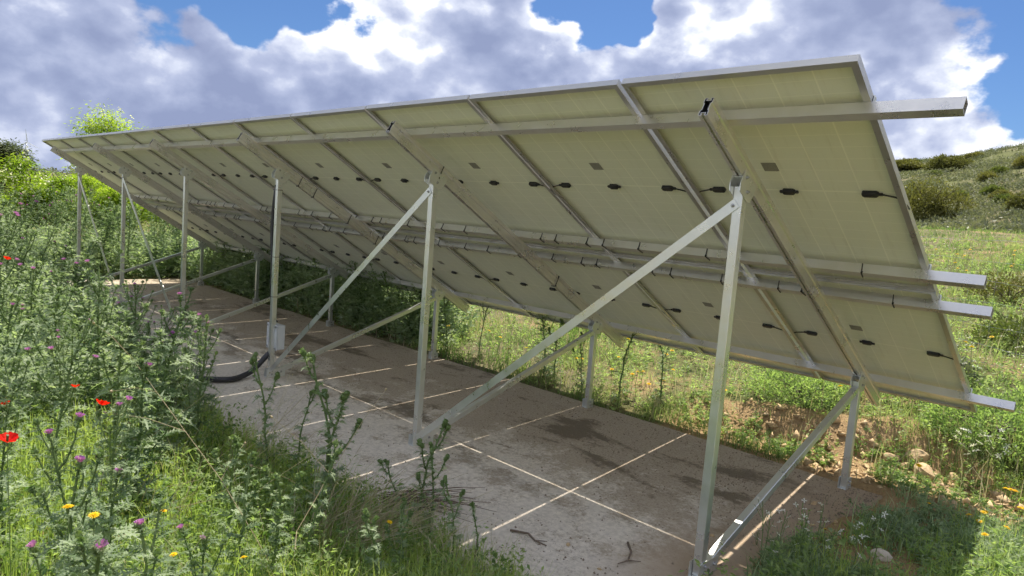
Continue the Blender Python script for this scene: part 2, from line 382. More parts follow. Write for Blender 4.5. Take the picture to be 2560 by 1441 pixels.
# concrete slab with an uneven near edge
mb = MB(); nx = 160; xs = np.linspace(SX0, SX1, nx); vs = []
ny = 12
yn0 = near_edge(xs); yf = 2.70 + .05 * (vn(xs * 1.7, xs * 0 + 2) - .5)
rx = .12 * (vn(np.arange(ny) * .8, np.arange(ny) * 0.) - .5)
for k_ in range(ny + 1):
    u_ = k_ / ny
    for a_ in range(nx):
        xx = xs[a_] + (rx[min(k_, ny - 1)] if a_ == nx - 1 else 0)
        vs.append((xx, yn0[a_] * (1 - u_) + yf[a_] * u_, 0.0))
fs = [(k_ * nx + a_, k_ * nx + a_ + 1, (k_ + 1) * nx + a_ + 1, (k_ + 1) * nx + a_) for k_ in range(ny) for a_ in range(nx - 1)]
rim = [a_ for a_ in range(nx)] + [k_ * nx + nx - 1 for k_ in range(1, ny + 1)] + [ny * nx + a_ for a_ in range(nx - 2, -1, -1)] + [k_ * nx for k_ in range(ny - 1, 0, -1)]
low = len(vs); vs += [(vs[r_][0], vs[r_][1], -.14) for r_ in rim]
fs += [(rim[k_], low + k_, low + (k_ + 1) % len(rim), rim[(k_ + 1) % len(rim)]) for k_ in range(len(rim))]
mb.add(vs, fs)
link('concrete_slab', mb.mesh('concrete_slab', M['concrete']), kind='structure')

# ------------------------------------------------------------------ solar array
TH = 0.5266; CT, ST = math.cos(TH), math.sin(TH); HT = 2.5471
RS = Matrix.Rotation(-TH, 4, 'X')
def S(x, s, n): return Vector((x, s * CT - n * ST, HT - s * ST - n * CT))     # x along, s down the slope, n below the panels' back
def SM(x, s, n): return Matrix.Translation(S(x, s, n)) @ RS                    # local y down-slope, local -z away from the panels
PP, PW, PL, ROWGAP = 1.154, 1.137, 1.880, .0048
NCOL, NFR = 12, 6
XF = [-0.6502 - 2.4949 * k for k in range(NFR)]
array = link('solar_array', None, None, T(-6.9, 1.0, 0), 'long aluminium rack of two rows of tilted solar panels seen from behind', 'solar array')

def rect_ring(mb, x0, x1, y0, y1, z0, z1, wx, wy):
    pass
fm = MB()
FL = .030; HZ = .035
# frame: outer wall 2 mm, back flange, glass lip
for (x0, x1, y0, y1) in ((-PW, 0, 0, .0025), (-PW, 0, PL - .0025, PL), (-PW, -PW + .0025, .0025, PL - .0025), (-.0025, 0, .0025, PL - .0025)):
    fm.box(x0, x1, y0, y1, 0, HZ)
for (x0, x1, y0, y1) in ((-PW + .0025, -.0025, .0025, FL), (-PW + .0025, -.0025, PL - FL, PL - .0025), (-PW + .0025, -PW + FL, FL, PL - FL), (-FL, -.0025, FL, PL - FL)):
    fm.box(x0, x1, y0, y1, .0004, .0022)
frame_me = fm.mesh('panel_frame', M['frame'])
bs = MB(); bs.box(-PW + .003, -.003, .003, PL - .003, .0265, .0275); back_me = bs.mesh('backsheet', M['backsheet'])
gl = MB(); gl.box(-PW + .003, -.003, .003, PL - .003, .0285, .0345); glass_me = gl.mesh('glass', M['glass'])
def jbox(cable):
    m_ = MB(); w2, h2 = (.040, .018) if cable else (.034, .019)
    pr = [(-w2, -h2 * .55), (-w2 * .8, -h2), (w2 * .75, -h2), (w2, -h2 * .5), (w2, h2 * .5), (w2 * .75, h2), (-w2 * .8, h2), (-w2, h2 * .55)]
    vs = [(x, y, .026) for x, y in pr] + [(x * .96, y * .94, .009) for x, y in pr] + [(x * .86, y * .8, .006) for x, y in pr]
    n = 8; fs = [(k, k + n, (k + 1) % n + n, (k + 1) % n) for k in range(n)] + [(k + n, k + 2 * n, (k + 1) % n + 2 * n, (k + 1) % n + n) for k in range(n)] + [tuple(range(2 * n, 3 * n))]
    m_.add(vs, fs)
    m_.box(w2 - .002, w2 + .018, -.007, .007, .012, .022)
    if not cable: m_.box(-w2 - .014, -w2 + .002, -.008, .008, .012, .022)
    return m_.mesh('junction_box', M['black'])
jb_c, jb_m = jbox(True), jbox(False)
def cab(seed):
    r_ = random.Random(seed); m_ = MB(); d = r_.uniform(.012, .03)
    m_.tube([(0, 0, .017), (.02, 0, .014), (.045, .003, .011), (.072, .010, .009), (.095, .024, .008), (.108, .045 + d, .010), (.112, .09 + d, .016)], .0042, 6)
    return m_.mesh('cable', M['black'], True)
cab_me = [cab(k) for k in range(4)]
sk = MB(); sk.box(-.040, .040, -.036, .036, .0255, .0262); stick_me = sk.mesh('spec_label', M['sticker'])
jit = random.Random(11)
for row in range(2):
    for c in range(NCOL):
        x0 = -PP * c - .011 + (.011 if c == 0 else 0) + jit.uniform(-.003, .003)
        if c >= 6: x0 -= .006
        s0 = row * (PL + ROWGAP) + jit.uniform(-.002, .002)
        mw = SM(x0, s0, 0) @ Matrix.Rotation(jit.uniform(-.0012, .0012), 4, 'Z')
        p = link('solar_panel', frame_me, array, mw)
        link('backsheet', back_me, p, mw); link('glass', glass_me, p, mw)
        ym = PL / 2
        for q_, (xx, me_, fl) in enumerate(((-.155, jb_c, 1), (-PW / 2, jb_m, 1), (-PW + .155, jb_c, -1))):
            j_ = mw @ T(xx + jit.uniform(-.01, .01), ym, 0) @ (Matrix.Scale(-1, 4, (1, 0, 0)) if fl < 0 else Matrix.Identity(4))
            link('junction_box', me_, p, j_)
            if q_ != 1: link('cable', cab_me[(c + q_) % 4], p, j_ @ T(.045, 0, 0))
        link('spec_label', stick_me, p, mw @ T(-.60 + jit.uniform(-.01, .01), ym - .21, 0))

# purlins: hollow rectangular section, open ends
def hollow(mb, w2, h2, th, y0, y1):
    """rect tube along local X"""
    for sx in (0, 1): pass
def rect_tube(L, wy, hz, th=.003):
    """tube along +X from 0 to L; section y 0..wy, z -hz..0"""
    m_ = MB(); o_ = [(0, 0), (wy, 0), (wy, -hz), (0, -hz)]; i_ = [(th, -th), (wy - th, -th), (wy - th, -hz + th), (th, -hz + th)]
    vs = [(x, y, z) for x in (0, L) for (y, z) in o_ + i_]
    fs = []
    for k in range(4):
        a, b = k, (k + 1) % 4
        fs += [(a, 8 + a, 8 + b, b), (4 + a, 4 + b, 12 + b, 12 + a), (a, b, 4 + b, 4 + a), (8 + a, 12 + a, 12 + b, 8 + b)]
    m_.add(vs, fs); return m_
PS = [.2404, 1.6271, 1.9781, 3.3786]; PDEP = .0598; PWID = .045
POV = [.34, .27, .265, .27]
pur = []
for k in range(4):
    L = 13.885 + POV[k] + (.03 if k else -.06)
    me_ = rect_tube(L, PWID, PDEP).mesh('purlin', M['alu'])
    pur.append(link('purlin', me_, array, SM(-13.885 - (.03 if k else -.06), PS[k], .0002)))
# cable ties round the purlins and rafters
ct_me = {}
def tie_mesh(wy, hz, ox=0):
    m_ = MB(); e = .0022; tw = .0035
    sh = .018
    pr = [(0, -e, 0), (sh * .5, -e, -hz - e), (sh, wy + e, -hz - e), (sh * .4, wy + e, 0)]
    for a, b in ((0, 1), (1, 2), (2, 3)):
        m_.tube([pr[a], pr[b]], tw, 4)
    m_.box(-.004 + sh * .5, .006 + sh * .5, -e - .006, -e + .001, -hz - .004, -hz + .008)
    return m_.mesh('cable_tie', M['black'])
tie_p = tie_mesh(PWID, PDEP)
tr_ = random.Random(5)
for k in (1, 2):
    x = -.34 if k == 1 else -.24
    xs_ = []
    while x > -13.2:
        xs_.append(x)
        x -= tr_.choice((.16, .33, .42, .55))
    for x in xs_:
        if min(abs(x - f_) for f_ in XF) > .05: link('cable_tie', tie_p, pur[k], SM(x, PS[k], .0002) @ Matrix.Rotation(tr_.uniform(-.25, .25), 4, 'Z'))
# end clamps
ec = MB(); ec.box(.001, .022, -.001, .018, 0, .003); ec.box(.001, .0045, -.001, .018, .003, .036); ec.box(-.008, .0045, -.001, .018, .036, .039)
for q_ in range(5): ec.box(.0045, .007, 0, .017, .006 + q_ * .006, .009 + q_ * .006)
ec_me = ec.mesh('end_clamp', M['alu_leg'])
for k in range(4): link('end_clamp', ec_me, pur[k], SM(.001, PS[k] + .006, -.0004))
# mid clamps in the joints over each purlin
mc = MB(); mc.box(-.0095, .0095, 0, .04, .0005, .004); mc.box(-.0095, -.006, 0, .04, .004, .036); mc_me = mc.mesh('mid_clamp', M['alu_leg'])

# rafters: dog-bone extrusion with a slot in both flanges
RW, RN0, RN1 = .046, .0606, .1607
def rafter_mesh(L):
    h = RN1 - RN0; a = RW / 2; sl_ = .0065; sd = .014; t_ = .0028
    half = [(sl_, 0), (a, 0), (a, .027), (a - .006, .033), (a - .006, h - .033), (a, h - .027), (a, h), (sl_, h)]
    slot_b = [(sl_, h), (sl_, h - .005), (sl_ + .004, h - .008), (sl_ + .004, h - sd), (-sl_ - .004, h - sd), (-sl_ - .004, h - .008), (-sl_, h - .005), (-sl_, h)]
    slot_t = [(x, h - z) for x, z in slot_b][::-1]
    left = [(-x, z) for x, z in half][::-1]
    prof = half + slot_b[1:-1] + left + slot_t[1:-1]
    m_ = MB(); n = len(prof)
    vs = [(x, 0, -z) for x, z in prof] + [(x, L, -z) for x, z in prof]
    m_.add(vs, [(k, k + n, (k + 1) % n + n, (k + 1) % n) for k in range(n)])
    # end rim of the extrusion wall, and the hollow behind it, coloured black for its shade
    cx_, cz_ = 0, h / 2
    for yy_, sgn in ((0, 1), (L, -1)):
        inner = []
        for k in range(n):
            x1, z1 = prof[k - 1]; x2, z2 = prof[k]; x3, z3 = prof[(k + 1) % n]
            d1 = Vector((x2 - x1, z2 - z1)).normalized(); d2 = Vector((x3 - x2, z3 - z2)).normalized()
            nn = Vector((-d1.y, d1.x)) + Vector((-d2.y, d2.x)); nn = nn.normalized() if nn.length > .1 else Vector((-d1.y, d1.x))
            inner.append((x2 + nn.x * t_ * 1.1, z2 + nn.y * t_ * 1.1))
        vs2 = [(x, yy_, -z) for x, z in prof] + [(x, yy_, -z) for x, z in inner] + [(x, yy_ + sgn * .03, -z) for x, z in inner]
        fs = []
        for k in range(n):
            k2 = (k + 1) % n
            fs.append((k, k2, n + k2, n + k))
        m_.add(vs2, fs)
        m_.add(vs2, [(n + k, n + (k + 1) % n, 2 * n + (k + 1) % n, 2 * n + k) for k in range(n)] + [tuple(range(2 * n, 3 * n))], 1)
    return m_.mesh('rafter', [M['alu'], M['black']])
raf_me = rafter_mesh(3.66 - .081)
def rotm(x_axis, y_axis, z_axis, loc):
    return Matrix(((x_axis[0], y_axis[0], z_axis[0], loc[0]), (x_axis[1], y_axis[1], z_axis[1], loc[1]), (x_axis[2], y_axis[2], z_axis[2], loc[2]), (0, 0, 0, 1)))
def bolt_mesh():
    m_ = MB(); 
    for r_, x0, x1, n in ((.0105, 0, .0015, 12), (.0075, .0015, .008, 6), (.0042, .008, .014, 8)):
        vs = [(x, r_ * math.cos(2 * math.pi * k / n), r_ * math.sin(2 * math.pi * k / n)) for x in (x0, x1) for k in range(n)]
        m_.add(vs, [(k, (k + 1) % n, n + (k + 1) % n, n + k) for k in range(n)] + [tuple(range(n, 2 * n)), tuple(range(n - 1, -1, -1))])
    return m_.mesh('bolt', M['bolt'])
bolt_me = bolt_mesh()
sT, sS, nB = .6247, .1, .2036
pT = S(0, .6247, nB); pS = S(0, 3.1184, nB)
LEG = .05
def square_tube(p0, p1, w_, d_, side, th=.003):
    """tube from p0 to p1; 'side' is the direction of width w_"""
    p0 = Vector(p0); p1 = Vector(p1); z = (p1 - p0); L = z.length; z.normalize()
    x = Vector(side); x = (x - z * x.dot(z)).normalized(); y = z.cross(x)
    m_ = MB(); o_ = [(-w_ / 2, -d_ / 2), (w_ / 2, -d_ / 2), (w_ / 2, d_ / 2), (-w_ / 2, d_ / 2)]; b = .0025
    o8 = []
    for (u, v) in o_:
        su, sv = math.copysign(1, u), math.copysign(1, v)
        o8 += [(u - su * b, v), (u, v - sv * b)] if su * sv < 0 else [(u, v - sv * b), (u - su * b, v)]
    n = 8; vs = [(u, v, zz) for zz in (0, L) for u, v in o8]
    m_.add(vs, [(k, (k + 1) % n, n + (k + 1) % n, n + k) for k in range(n)] + [tuple(range(n - 1, -1, -1)), tuple(range(n, 2 * n))])
    return m_, rotm(x, y, z, p0)
def angle_bar(p0, p1, face, w_=.05, th=.004):
    """L-section: one flange faces 'face', the other runs back along the upper edge"""
    p0 = Vector(p0); p1 = Vector(p1); z = p1 - p0; L = z.length; z.normalize()
    y = Vector(face); y = (y - z * y.dot(z)).normalized(); x = y.cross(z)
    m_ = MB(); m_.box(-w_ / 2, w_ / 2, -th, 0, 0, L)
    m_.box(w_ / 2 - th, w_ / 2, 0.0002, w_ * .55, .06, L - .06)
    return m_, rotm(x, y, z, p0)
def channel_mesh(L, wd, h, th=.004, name='foot_bracket'):
    m_ = MB(); m_.box(-wd / 2, wd / 2, -L / 2, L / 2, .0005, th)
    for sx in (-1, 1):
        a, b = sorted((sx * wd / 2, sx * (wd / 2 - th))); m_.box(a, b, -L / 2, L / 2, th + .0002, h)
        a, b = sorted((sx * wd / 2, sx * (wd / 2 + .0012))); m_.box(a, b, -L / 2, L / 2, h * .52, h * .56)
    return m_.mesh(name, M['alu_leg'])
foot_t = channel_mesh(.20, .062, .085); foot_s = channel_mesh(.10, .062, .085)
def head_mesh(name):
    """bracket under the rafter: two cheeks and a web, hung parallel to the slope"""
    m_ = MB(); L, d, wd, th = .155, .078, .060, .004
    for sx in (-1, 1):
        a, b = sorted((sx * wd / 2, sx * (wd / 2 - th)))
        vs = [(x, y, z) for x in (a, b) for (y, z) in ((-L / 2, .035), (L / 2, .035), (L / 2, -d * .75), (L / 2 - .03, -d), (-L / 2 + .02, -d), (-L / 2, -d * .55))]
        m_.add(vs, [tuple(range(5, -1, -1)), tuple(range(6, 12))] + [(k, (k + 1) % 6, 6 + (k + 1) % 6, 6 + k) for k in range(6)])
    m_.box(-wd / 2 + th + .0002, wd / 2 - th - .0002, -L / 2, L / 2, -.006, -.002)
    return m_.mesh(name, M['alu_leg'])
head_me = head_mesh('head_bracket')
for i_, x in enumerate(XF):
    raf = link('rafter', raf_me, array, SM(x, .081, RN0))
    if i_ in (1, 2):
        tm = tie_mesh(.048, .102)
        for s_ in ((.82, 1.02, 1.52, 1.95) if i_ == 2 else (.62, 2.3)):
            link('cable_tie', tm, raf, SM(x - .024, s_, RN0) @ Matrix.Rotation(math.pi / 2, 4, 'Z') @ T(0, -.048, 0))
    zt, ztop_s = pT.z, pS.z
    for (py_, pz_, fm_, s_, nm) in ((pT.y, pT.z, foot_t, .6247, 'tall_leg'), (pS.y, pS.z, foot_s, 3.1184, 'short_leg')):
        m_, mw = square_tube((x, py_, .006), (x, py_, pz_ + .022), LEG, LEG, (1, 0, 0))
        link(nm, m_.mesh(nm, M['alu_leg']), array, mw)
        fy = py_ + (.045 if nm == 'tall_leg' else 0)
        fb = link('foot_bracket', fm_, array, T(x, fy, 0))
        for (dy, dz) in (((-.045, .03), (-.045, .065), (.055, .05)) if nm == 'tall_leg' else ((0, .03), (0, .062))):
            link('bolt', bolt_me, fb, T(x + .0322, fy + dy, dz))
        hb = link('head_bracket', head_me, array, SM(x, s_, RN1 + .0005))
        link('bolt', bolt_me, hb, SM(x + .0302, s_ + .01, nB - .004)); link('bolt', bolt_me, hb, SM(x + .0302, s_ - .045, RN1 - .012))
    m_, mw = square_tube((x, pT.y + .035, .035), (x, pS.y - .03, pS.z - .035), .046, .046, (1, 0, 0))
    link('knee_brace', m_.mesh('knee_brace', M['alu_leg']), array, mw)
yb_ = pT.y - LEG / 2 - .001
for (a_, b_) in ((0, 1), (1, 2), (5, 4), (4, 3)):
    sg = 1 if XF[b_] > XF[a_] else -1
    m_, mw = angle_bar((XF[a_], yb_, pT.z - .06), (XF[b_] - sg * .045, yb_ - .006, .07), (0, 1, 0), .052)
    br = link('cross_brace', m_.mesh('cross_brace', M['alu_leg']), array, mw)
    link('bolt', bolt_me, br, T(XF[a_] + sg * .02, yb_ - .0045, pT.z - .075) @ Matrix.Rotation(-math.pi / 2, 4, 'Z'))

# grey electrical box, conduit, ground cable on the third leg
x3 = XF[2]
eb = link('electrical_box', None, None, T(x3, pT.y + .08, .29), 'grey electrical box fixed low on the third tall leg', 'electrical box')
m_ = MB(); bw, bd, bh = .105, .085, .25; bv = .008
prf = [(-bw + bv, 0), (bw - bv, 0), (bw, bv), (bw, bd - bv), (bw - bv, bd), (-bw + bv, bd), (-bw, bd - bv), (-bw, bv)]
yo = pT.y + .028
x3 -= .045
vs = [(x3 + u, yo + v, z) for z in (.29, .54) for u, v in prf]
m_.add(vs, [(k, (k + 1) % 8, 8 + (k + 1) % 8, 8 + k) for k in range(8)] + [tuple(range(7, -1, -1)), tuple(range(8, 16))])
bx_ = link('body', m_.mesh('body', M['enclosure']), eb, Matrix.Identity(4))
m_ = MB(); m_.box(x3 - bw - .004, x3 + bw + .004, yo - .013, yo - .001, .283, .547)
link('lid', m_.mesh('lid', M['enclosure']), eb)
for sx in (-1, 1):
    for zz in (.302, .528): link('screw', bolt_me, eb, T(x3 + sx * .092, yo - .0135, zz) @ Matrix.Rotation(-math.pi / 2, 4, 'Z') @ Matrix.Scale(1.1, 4))
m_ = MB(); m_.tube([(x3 - .04, yo + .04, .541), (x3 - .04, yo + .04, .60)], .014, 10); link('gland', m_.mesh('gland', M['white'], True), eb)
x3 = XF[2]
cd = link('conduit', None, None, T(x3, pT.y, 0), 'black conduit strapped down the third tall leg and out over the slab', 'conduit')
m_ = MB(); xl = x3 - LEG / 2 - .012; yl = pT.y - .018
m_.tube([(xl + .01, yl, 1.98), (xl - .01, yl, 1.86), (xl - .032, yl, 1.68), (xl - .036, yl, 1.52), (xl - .022, yl, 1.36), (xl - .008, yl, 1.20), (xl - .002, yl, .95), (xl, yl + .01, .75), (xl + .002, yl + .04, .60), (x3 - .04, yo + .04, .57)],
        [.012, .017, .019, .019, .017, .013, .011, .011, .011, .011], 8)
link('riser', m_.mesh('riser', M['rubber'], True), cd)
m_ = MB()
gp = [(x3 - .03, yo + .03, .295), (x3 - .035, pT.y - .03, .22), (x3 - .05, .33, .13), (x3 - .05, .25, .06), (x3 + .0, .13, .035), (x3 + .06, .0, .032), (x3 + .02, -.12, .034), (x3 - .1, -.28, .034), (x3 - .3, -.55, .03), (x3 - .6, -.8, .03)]
pts = []
for k in range(len(gp) - 1):
    p0, p1, p2, p3 = (Vector(gp[max(0, min(len(gp) - 1, k + d))]) for d in (-1, 0, 1, 2))
    for u in (0, .33, .66): pts.append(.5 * ((2 * p1) + (p2 - p0) * u + (2 * p0 - 5 * p1 + 4 * p2 - p3) * u * u + (3 * p1 - p0 - 3 * p2 + p3) * u ** 3))
m_.tube(pts, .028, 10); link('ground_run', m_.mesh('ground_run', M['rubber'], True), cd)
m_ = MB()
for zz in (1.93, 1.25, .84):
    e = LEG / 2 + .002
    m_.v = m_.v
    m2 = MB(); m2.tube([(x3 + e, pT.y + e, zz), (x3 + e, pT.y - e, zz), (x3 - e - .02, pT.y - e - .01, zz), (x3 - e - .02, pT.y + e, zz), (x3 + e, pT.y + e, zz)], .003, 4)
    link('cable_tie', m2.mesh('cable_tie', M['black']), cd)

# ------------------------------------------------------------------ plants: builders
def leaf_thistle(mb, o_, az, L, wd, pitch, droop, r_, mi=0):
    """deeply cut spiny leaf: narrow blade along the midrib, forked lobes with spines on both sides"""
    out = Vector((math.cos(az), math.sin(az), 0)); side = Vector((-math.sin(az), math.cos(az), 0)); K = 7
    cp, sp_ = math.cos(pitch), math.sin(pitch); tint = r_.uniform(.1, .95)
    P = []
    for k in range(K + 1):
        u = k / K; P.append(o_ + out * (L * u * cp) + Vector((0, 0, 1)) * (L * (u * sp_ - droop * u * u)))
    vs = []; fs = []
    hw = [wd * .085 * (1 - .7 * k / K) + .0012 for k in range(K + 1)]
    for k in range(K + 1): vs += [P[k] + side * hw[k], P[k] - side * hw[k]]
    for k in range(K): fs.append((2 * k, 2 * k + 1, 2 * k + 3, 2 * k + 2))
    tipi = len(vs); vs.append(P[K] + (P[K] - P[K - 1]) * .7); fs.append((2 * K, 2 * K + 1, tipi))
    for k in range(K):
        u = (k + .5) / K; ww = wd * .55 * math.sin(math.pi * min(1, .2 + u * .76)) * r_.uniform(.75, 1.25)
        for sg in (1, -1):
            q0 = P[k].lerp(P[k + 1], .12) + side * sg * hw[k] * .5; q1 = P[k].lerp(P[k + 1], .80) + side * sg * hw[k + 1] * .5; up = Vector((0, 0, 1)) * ww
            md = (q0 + q1) * .5 + side * sg * ww * .42 + out * ww * .10 + up * r_.uniform(-.05, .3)
            tips = [md + side * sg * ww * .62 + out * ww * r_.uniform(.0, .3) + up * r_.uniform(-.1, .5), md + side * sg * ww * .22 + out * ww * .58 + up * r_.uniform(-.45, .15), md + side * sg * ww * .18 - out * ww * .42 + up * r_.uniform(-.3, .35)]
            n0 = len(vs); vs += [q0, q1, md]; fs.append((n0, n0 + 1, n0 + 2))
            for tp in tips:
                dv = (tp - md); wv = dv.cross(Vector((0, 0, 1)) + out * .2); wv = wv.normalized() * ww * .13 if wv.length > 1e-9 else side * ww * .1
                i_ = len(vs); vs += [md - dv * .35 + wv, md - dv * .35 - wv, tp]; fs.append((i_, i_ + 1, i_ + 2))
    mb.add(vs, fs, mi, tint)
def winged_stem(mb, pts, r0, r1, r_, spike=.011, mi=0, step=.014):
    n = len(pts); mb.tube(pts, [r0 + (r1 - r0) * k / (n - 1) for k in range(n)], 5, mi, r_.uniform(.3, .8))
    vs = []; fs = []
    for k in range(n - 1):
        a, b = Vector(pts[k]), Vector(pts[k + 1]); L = (b - a).length; m = max(1, int(L / step)); d = (b - a).normalized(); u0 = d.orthogonal().normalized(); v0 = d.cross(u0)
        for q_ in range(m):
            p = a.lerp(b, (q_ + r_.random()) / m); th = r_.choice((.3, 1.9, 3.4, 5.0)) + r_.uniform(-.25, .25)
            o_ = u0 * math.cos(th) + v0 * math.sin(th); s_ = spike * r_.uniform(.5, 1.3); i_ = len(vs)
            vs += [p - d * s_ * .7, p + d * s_ * .7, p + o_ * (s_ + r0) + d * s_ * r_.uniform(-.4, .8)]; fs.append((i_, i_ + 1, i_ + 2))
    mb.add(vs, fs, mi, .65)
def head_mb(r_, purple=True, sc=1.0):
    m_ = MB(); rings = [(0, .005), (.008, .0115), (.017, .0125), (.024, .009)]; n = 8
    vs = [(rr * sc * math.cos(2 * math.pi * k / n), rr * sc * math.sin(2 * math.pi * k / n), z * sc) for z, rr in rings for k in range(n)]
    m_.add(vs, [(i_ * n + k, i_ * n + (k + 1) % n, (i_ + 1) * n + (k + 1) % n, (i_ + 1) * n + k) for i_ in range(3) for k in range(n)], 0, .5)
    vs = []; fs = []
    for k in range(22):
        th = r_.uniform(0, 6.28); z = r_.uniform(.001, .02) * sc; o_ = Vector((math.cos(th), math.sin(th), 0)); t_ = Vector((-math.sin(th), math.cos(th), 0)); i_ = len(vs)
        p = o_ * .0095 * sc + Vector((0, 0, z)); vs += [p + t_ * .003 * sc, p - t_ * .003 * sc, p + o_ * r_.uniform(.007, .014) * sc + Vector((0, 0, r_.uniform(.002, .013) * sc))]; fs.append((i_, i_ + 1, i_ + 2))
    m_.add(vs, fs, 0, .8)
    if purple:
        vs = []; fs = []
        for k in range(46):
            th = r_.uniform(0, 6.28); rr = math.sqrt(r_.random()) ; o_ = Vector((math.cos(th), math.sin(th), 0)); t_ = Vector((-math.sin(th), math.cos(th), 0)); i_ = len(vs)
            p = o_ * .006 * rr * sc + Vector((0, 0, .021 * sc)); e = o_ * (.004 + .017 * rr) * sc + Vector((0, 0, (.021 + r_.uniform(.017, .022) * (1 - .3 * rr * rr)) * sc))
            vs += [p, e + t_ * .0028 * sc, e - t_ * .0028 * sc]; fs.append((i_, i_ + 1, i_ + 2))
        m_.add(vs, fs, 1, .5)
    return m_
HEADS = [head_mb(random.Random(k), True, .95).mesh('flower_head', [M['th_stem'], M['purple']]) for k in range(2)]
BUDS = [head_mb(random.Random(k + 9), False, 1.0).mesh('flower_bud', [M['th_stem'], M['purple']]) for k in range(2)]
def thistle(seed, h, nleaf, nbr, leafL, purple, wide=.5, spike=.011):
    """returns stem MB, leaf MB, list of head matrices"""
    r_ = random.Random(seed); st = MB(); lf = MB(); heads = []
    lean = Vector((r_.uniform(-.12, .12), r_.uniform(-.12, .12), 0)) * h
    N = 7; path = [Vector((0, 0, h * k / N)) + lean * (k / N) ** 2 + Vector((r_.uniform(-.01, .01), r_.uniform(-.01, .01), 0)) * (k > 0) for k in range(N + 1)]
    winged_stem(st, path, .0085 * (h / .9) ** .5, .0045, r_, spike)
    def at(u): x = u * N; k = min(N - 1, int(x)); return path[k].lerp(path[k + 1], x - k)
    az = r_.uniform(0, 6.28)
    for k in range(nleaf):
        u = .03 + .9 * (k / nleaf) ** 1.05; az += 2.4 + r_.uniform(-.3, .3); L = leafL * (1 - .62 * u) * r_.uniform(.75, 1.2)
        leaf_thistle(lf, at(u), az, L, L * wide, r_.uniform(.25, .75), r_.uniform(.25, .8), r_)
    ends = [(path[-1], (path[-1] - path[-2]).normalized())]
    for k in range(nbr):
        u = .42 + .52 * (k + r_.random()) / nbr; az += 2.3; o_ = at(u); bl = h * (.14 + .30 * (1 - u)) * r_.uniform(.8, 1.25); out = Vector((math.cos(az), math.sin(az), 0))
        bp = [o_ + out * bl * (.62 * q_ - .12 * q_ * q_) + Vector((0, 0, 1)) * bl * (.42 * q_ + .5 * q_ * q_) for q_ in (0, .35, .7, 1)]
        winged_stem(st, bp, .0048, .003, r_, spike * .8)
        for q_ in range(5):
            uu = .15 + .17 * q_; i_ = min(2, int(uu * 3)); leaf_thistle(lf, bp[i_].lerp(bp[i_ + 1], uu * 3 - i_), az + r_.uniform(-1.6, 1.6), leafL * .36 * r_.uniform(.7, 1.2), leafL * .36 * wide, r_.uniform(.2, .8), r_.uniform(.2, .6), r_)
        ends.append((bp[-1], (bp[-1] - bp[-2]).normalized()))
    for p, d in ends:
        for q_ in range(5):
            leaf_thistle(lf, p - d * r_.uniform(.0, .03), r_.uniform(0, 6.28), leafL * .22 * r_.uniform(.8, 1.2), leafL * .22 * wide, r_.uniform(.5, 1.1), .15, r_)
        for q_ in range(1 if purple else r_.choice((1, 2, 3))):
            dd = (d + Vector((r_.uniform(-.4, .4), r_.uniform(-.4, .4), 0)) * (q_ > 0)).normalized()
            heads.append((p + dd * .012 * q_, dd, purple and (r_.random() < .08 or (h < 1 and len(heads) == 0))))
    return st, lf, heads
def head_mat(p, d): return Matrix.Translation(p) @ d.to_track_quat('Z', 'Y').to_matrix().to_4x4()

KINDS = dict(slender=[thistle(1, .62, 18, 2, .12, False, .66, .013), thistle(2, .62, 15, 1, .14, False, .55, .014), thistle(3, .62, 24, 3, .11, False, .75, .012)],
             flowering=[thistle(11, .90, 26, 5, .23, True, .58), thistle(12, .90, 20, 8, .18, True, .5), thistle(13, .90, 32, 3, .27, True, .66)],
             tall=[thistle(21, 1.30, 34, 9, .26, True, .5, .013), thistle(22, 1.30, 24, 14, .20, True, .45, .012), thistle(23, 1.30, 40, 6, .30, True, .58, .013)])
PARTS = {}
for kd, lst in KINDS.items():
    for q_, (st, lf, hd) in enumerate(lst):
        sm = st.mesh('stem', M['th_stem']); lm = lf.mesh('foliage', M['th_leaf'])
        jn = MB(); jn.v = list(st.v) + list(lf.v); jn.t = list(st.t) + list(lf.t); n0 = len(st.v)
        jn.f = list(st.f) + [tuple(i_ + n0 for i_ in f) for f in lf.f]; jn.m = [0] * len(st.f) + [1] * len(lf.f)
        for p, d, pu in hd:
            hb = head_mb(random.Random(len(jn.v)), pu and (kd == 'tall' or q_ == 1)); mm = head_mat(p, d); n0 = len(jn.v)
            jn.v += [tuple(mm @ Vector(v)) for v in hb.v]; jn.t += hb.t; jn.f += [tuple(i_ + n0 for i_ in f) for f in hb.f]; jn.m += [2 if m == 1 else 0 for m in hb.m]
        PARTS[(kd, q_)] = (sm, lm, hd, jn.mesh('thistle_plant', [M['th_stem'], M['th_leaf'], M['purple']]))
HT0 = dict(slender=.62, flowering=.90, tall=1.30)
def put_thistle(kd, v, x, y, h, rz, label, group=None, split=True, z=None):
    sm, lm, hd, jm = PARTS[(kd, v)]; s_ = h / HT0[kd]
    mw = T(x, y, terr1(x, y) if z is None else z) @ Matrix.Rotation(.11 * math.sin(x * 37), 4, 'X') @ Matrix.Rotation(.11 * math.sin(y * 41), 4, 'Y') @ Matrix.Rotation(rz, 4, 'Z') @ Matrix.Diagonal((s_ * (1 + .18 * math.sin(x * 91)), s_ * (1 + .18 * math.sin(x * 91)), s_, 1))
    if not split: return link('thistle', jm, None, mw, label, 'thistle', group)
    e = link('thistle', None, None, mw, label, 'thistle', group)
    link('stem', sm, e, mw); link('foliage', lm, e, mw)
    for q_, (p, d, pu) in enumerate(hd): link('flower_head' if pu else 'flower_bud', (HEADS if pu else BUDS)[q_ % 2], e, mw @ head_mat(p, d))
    return e

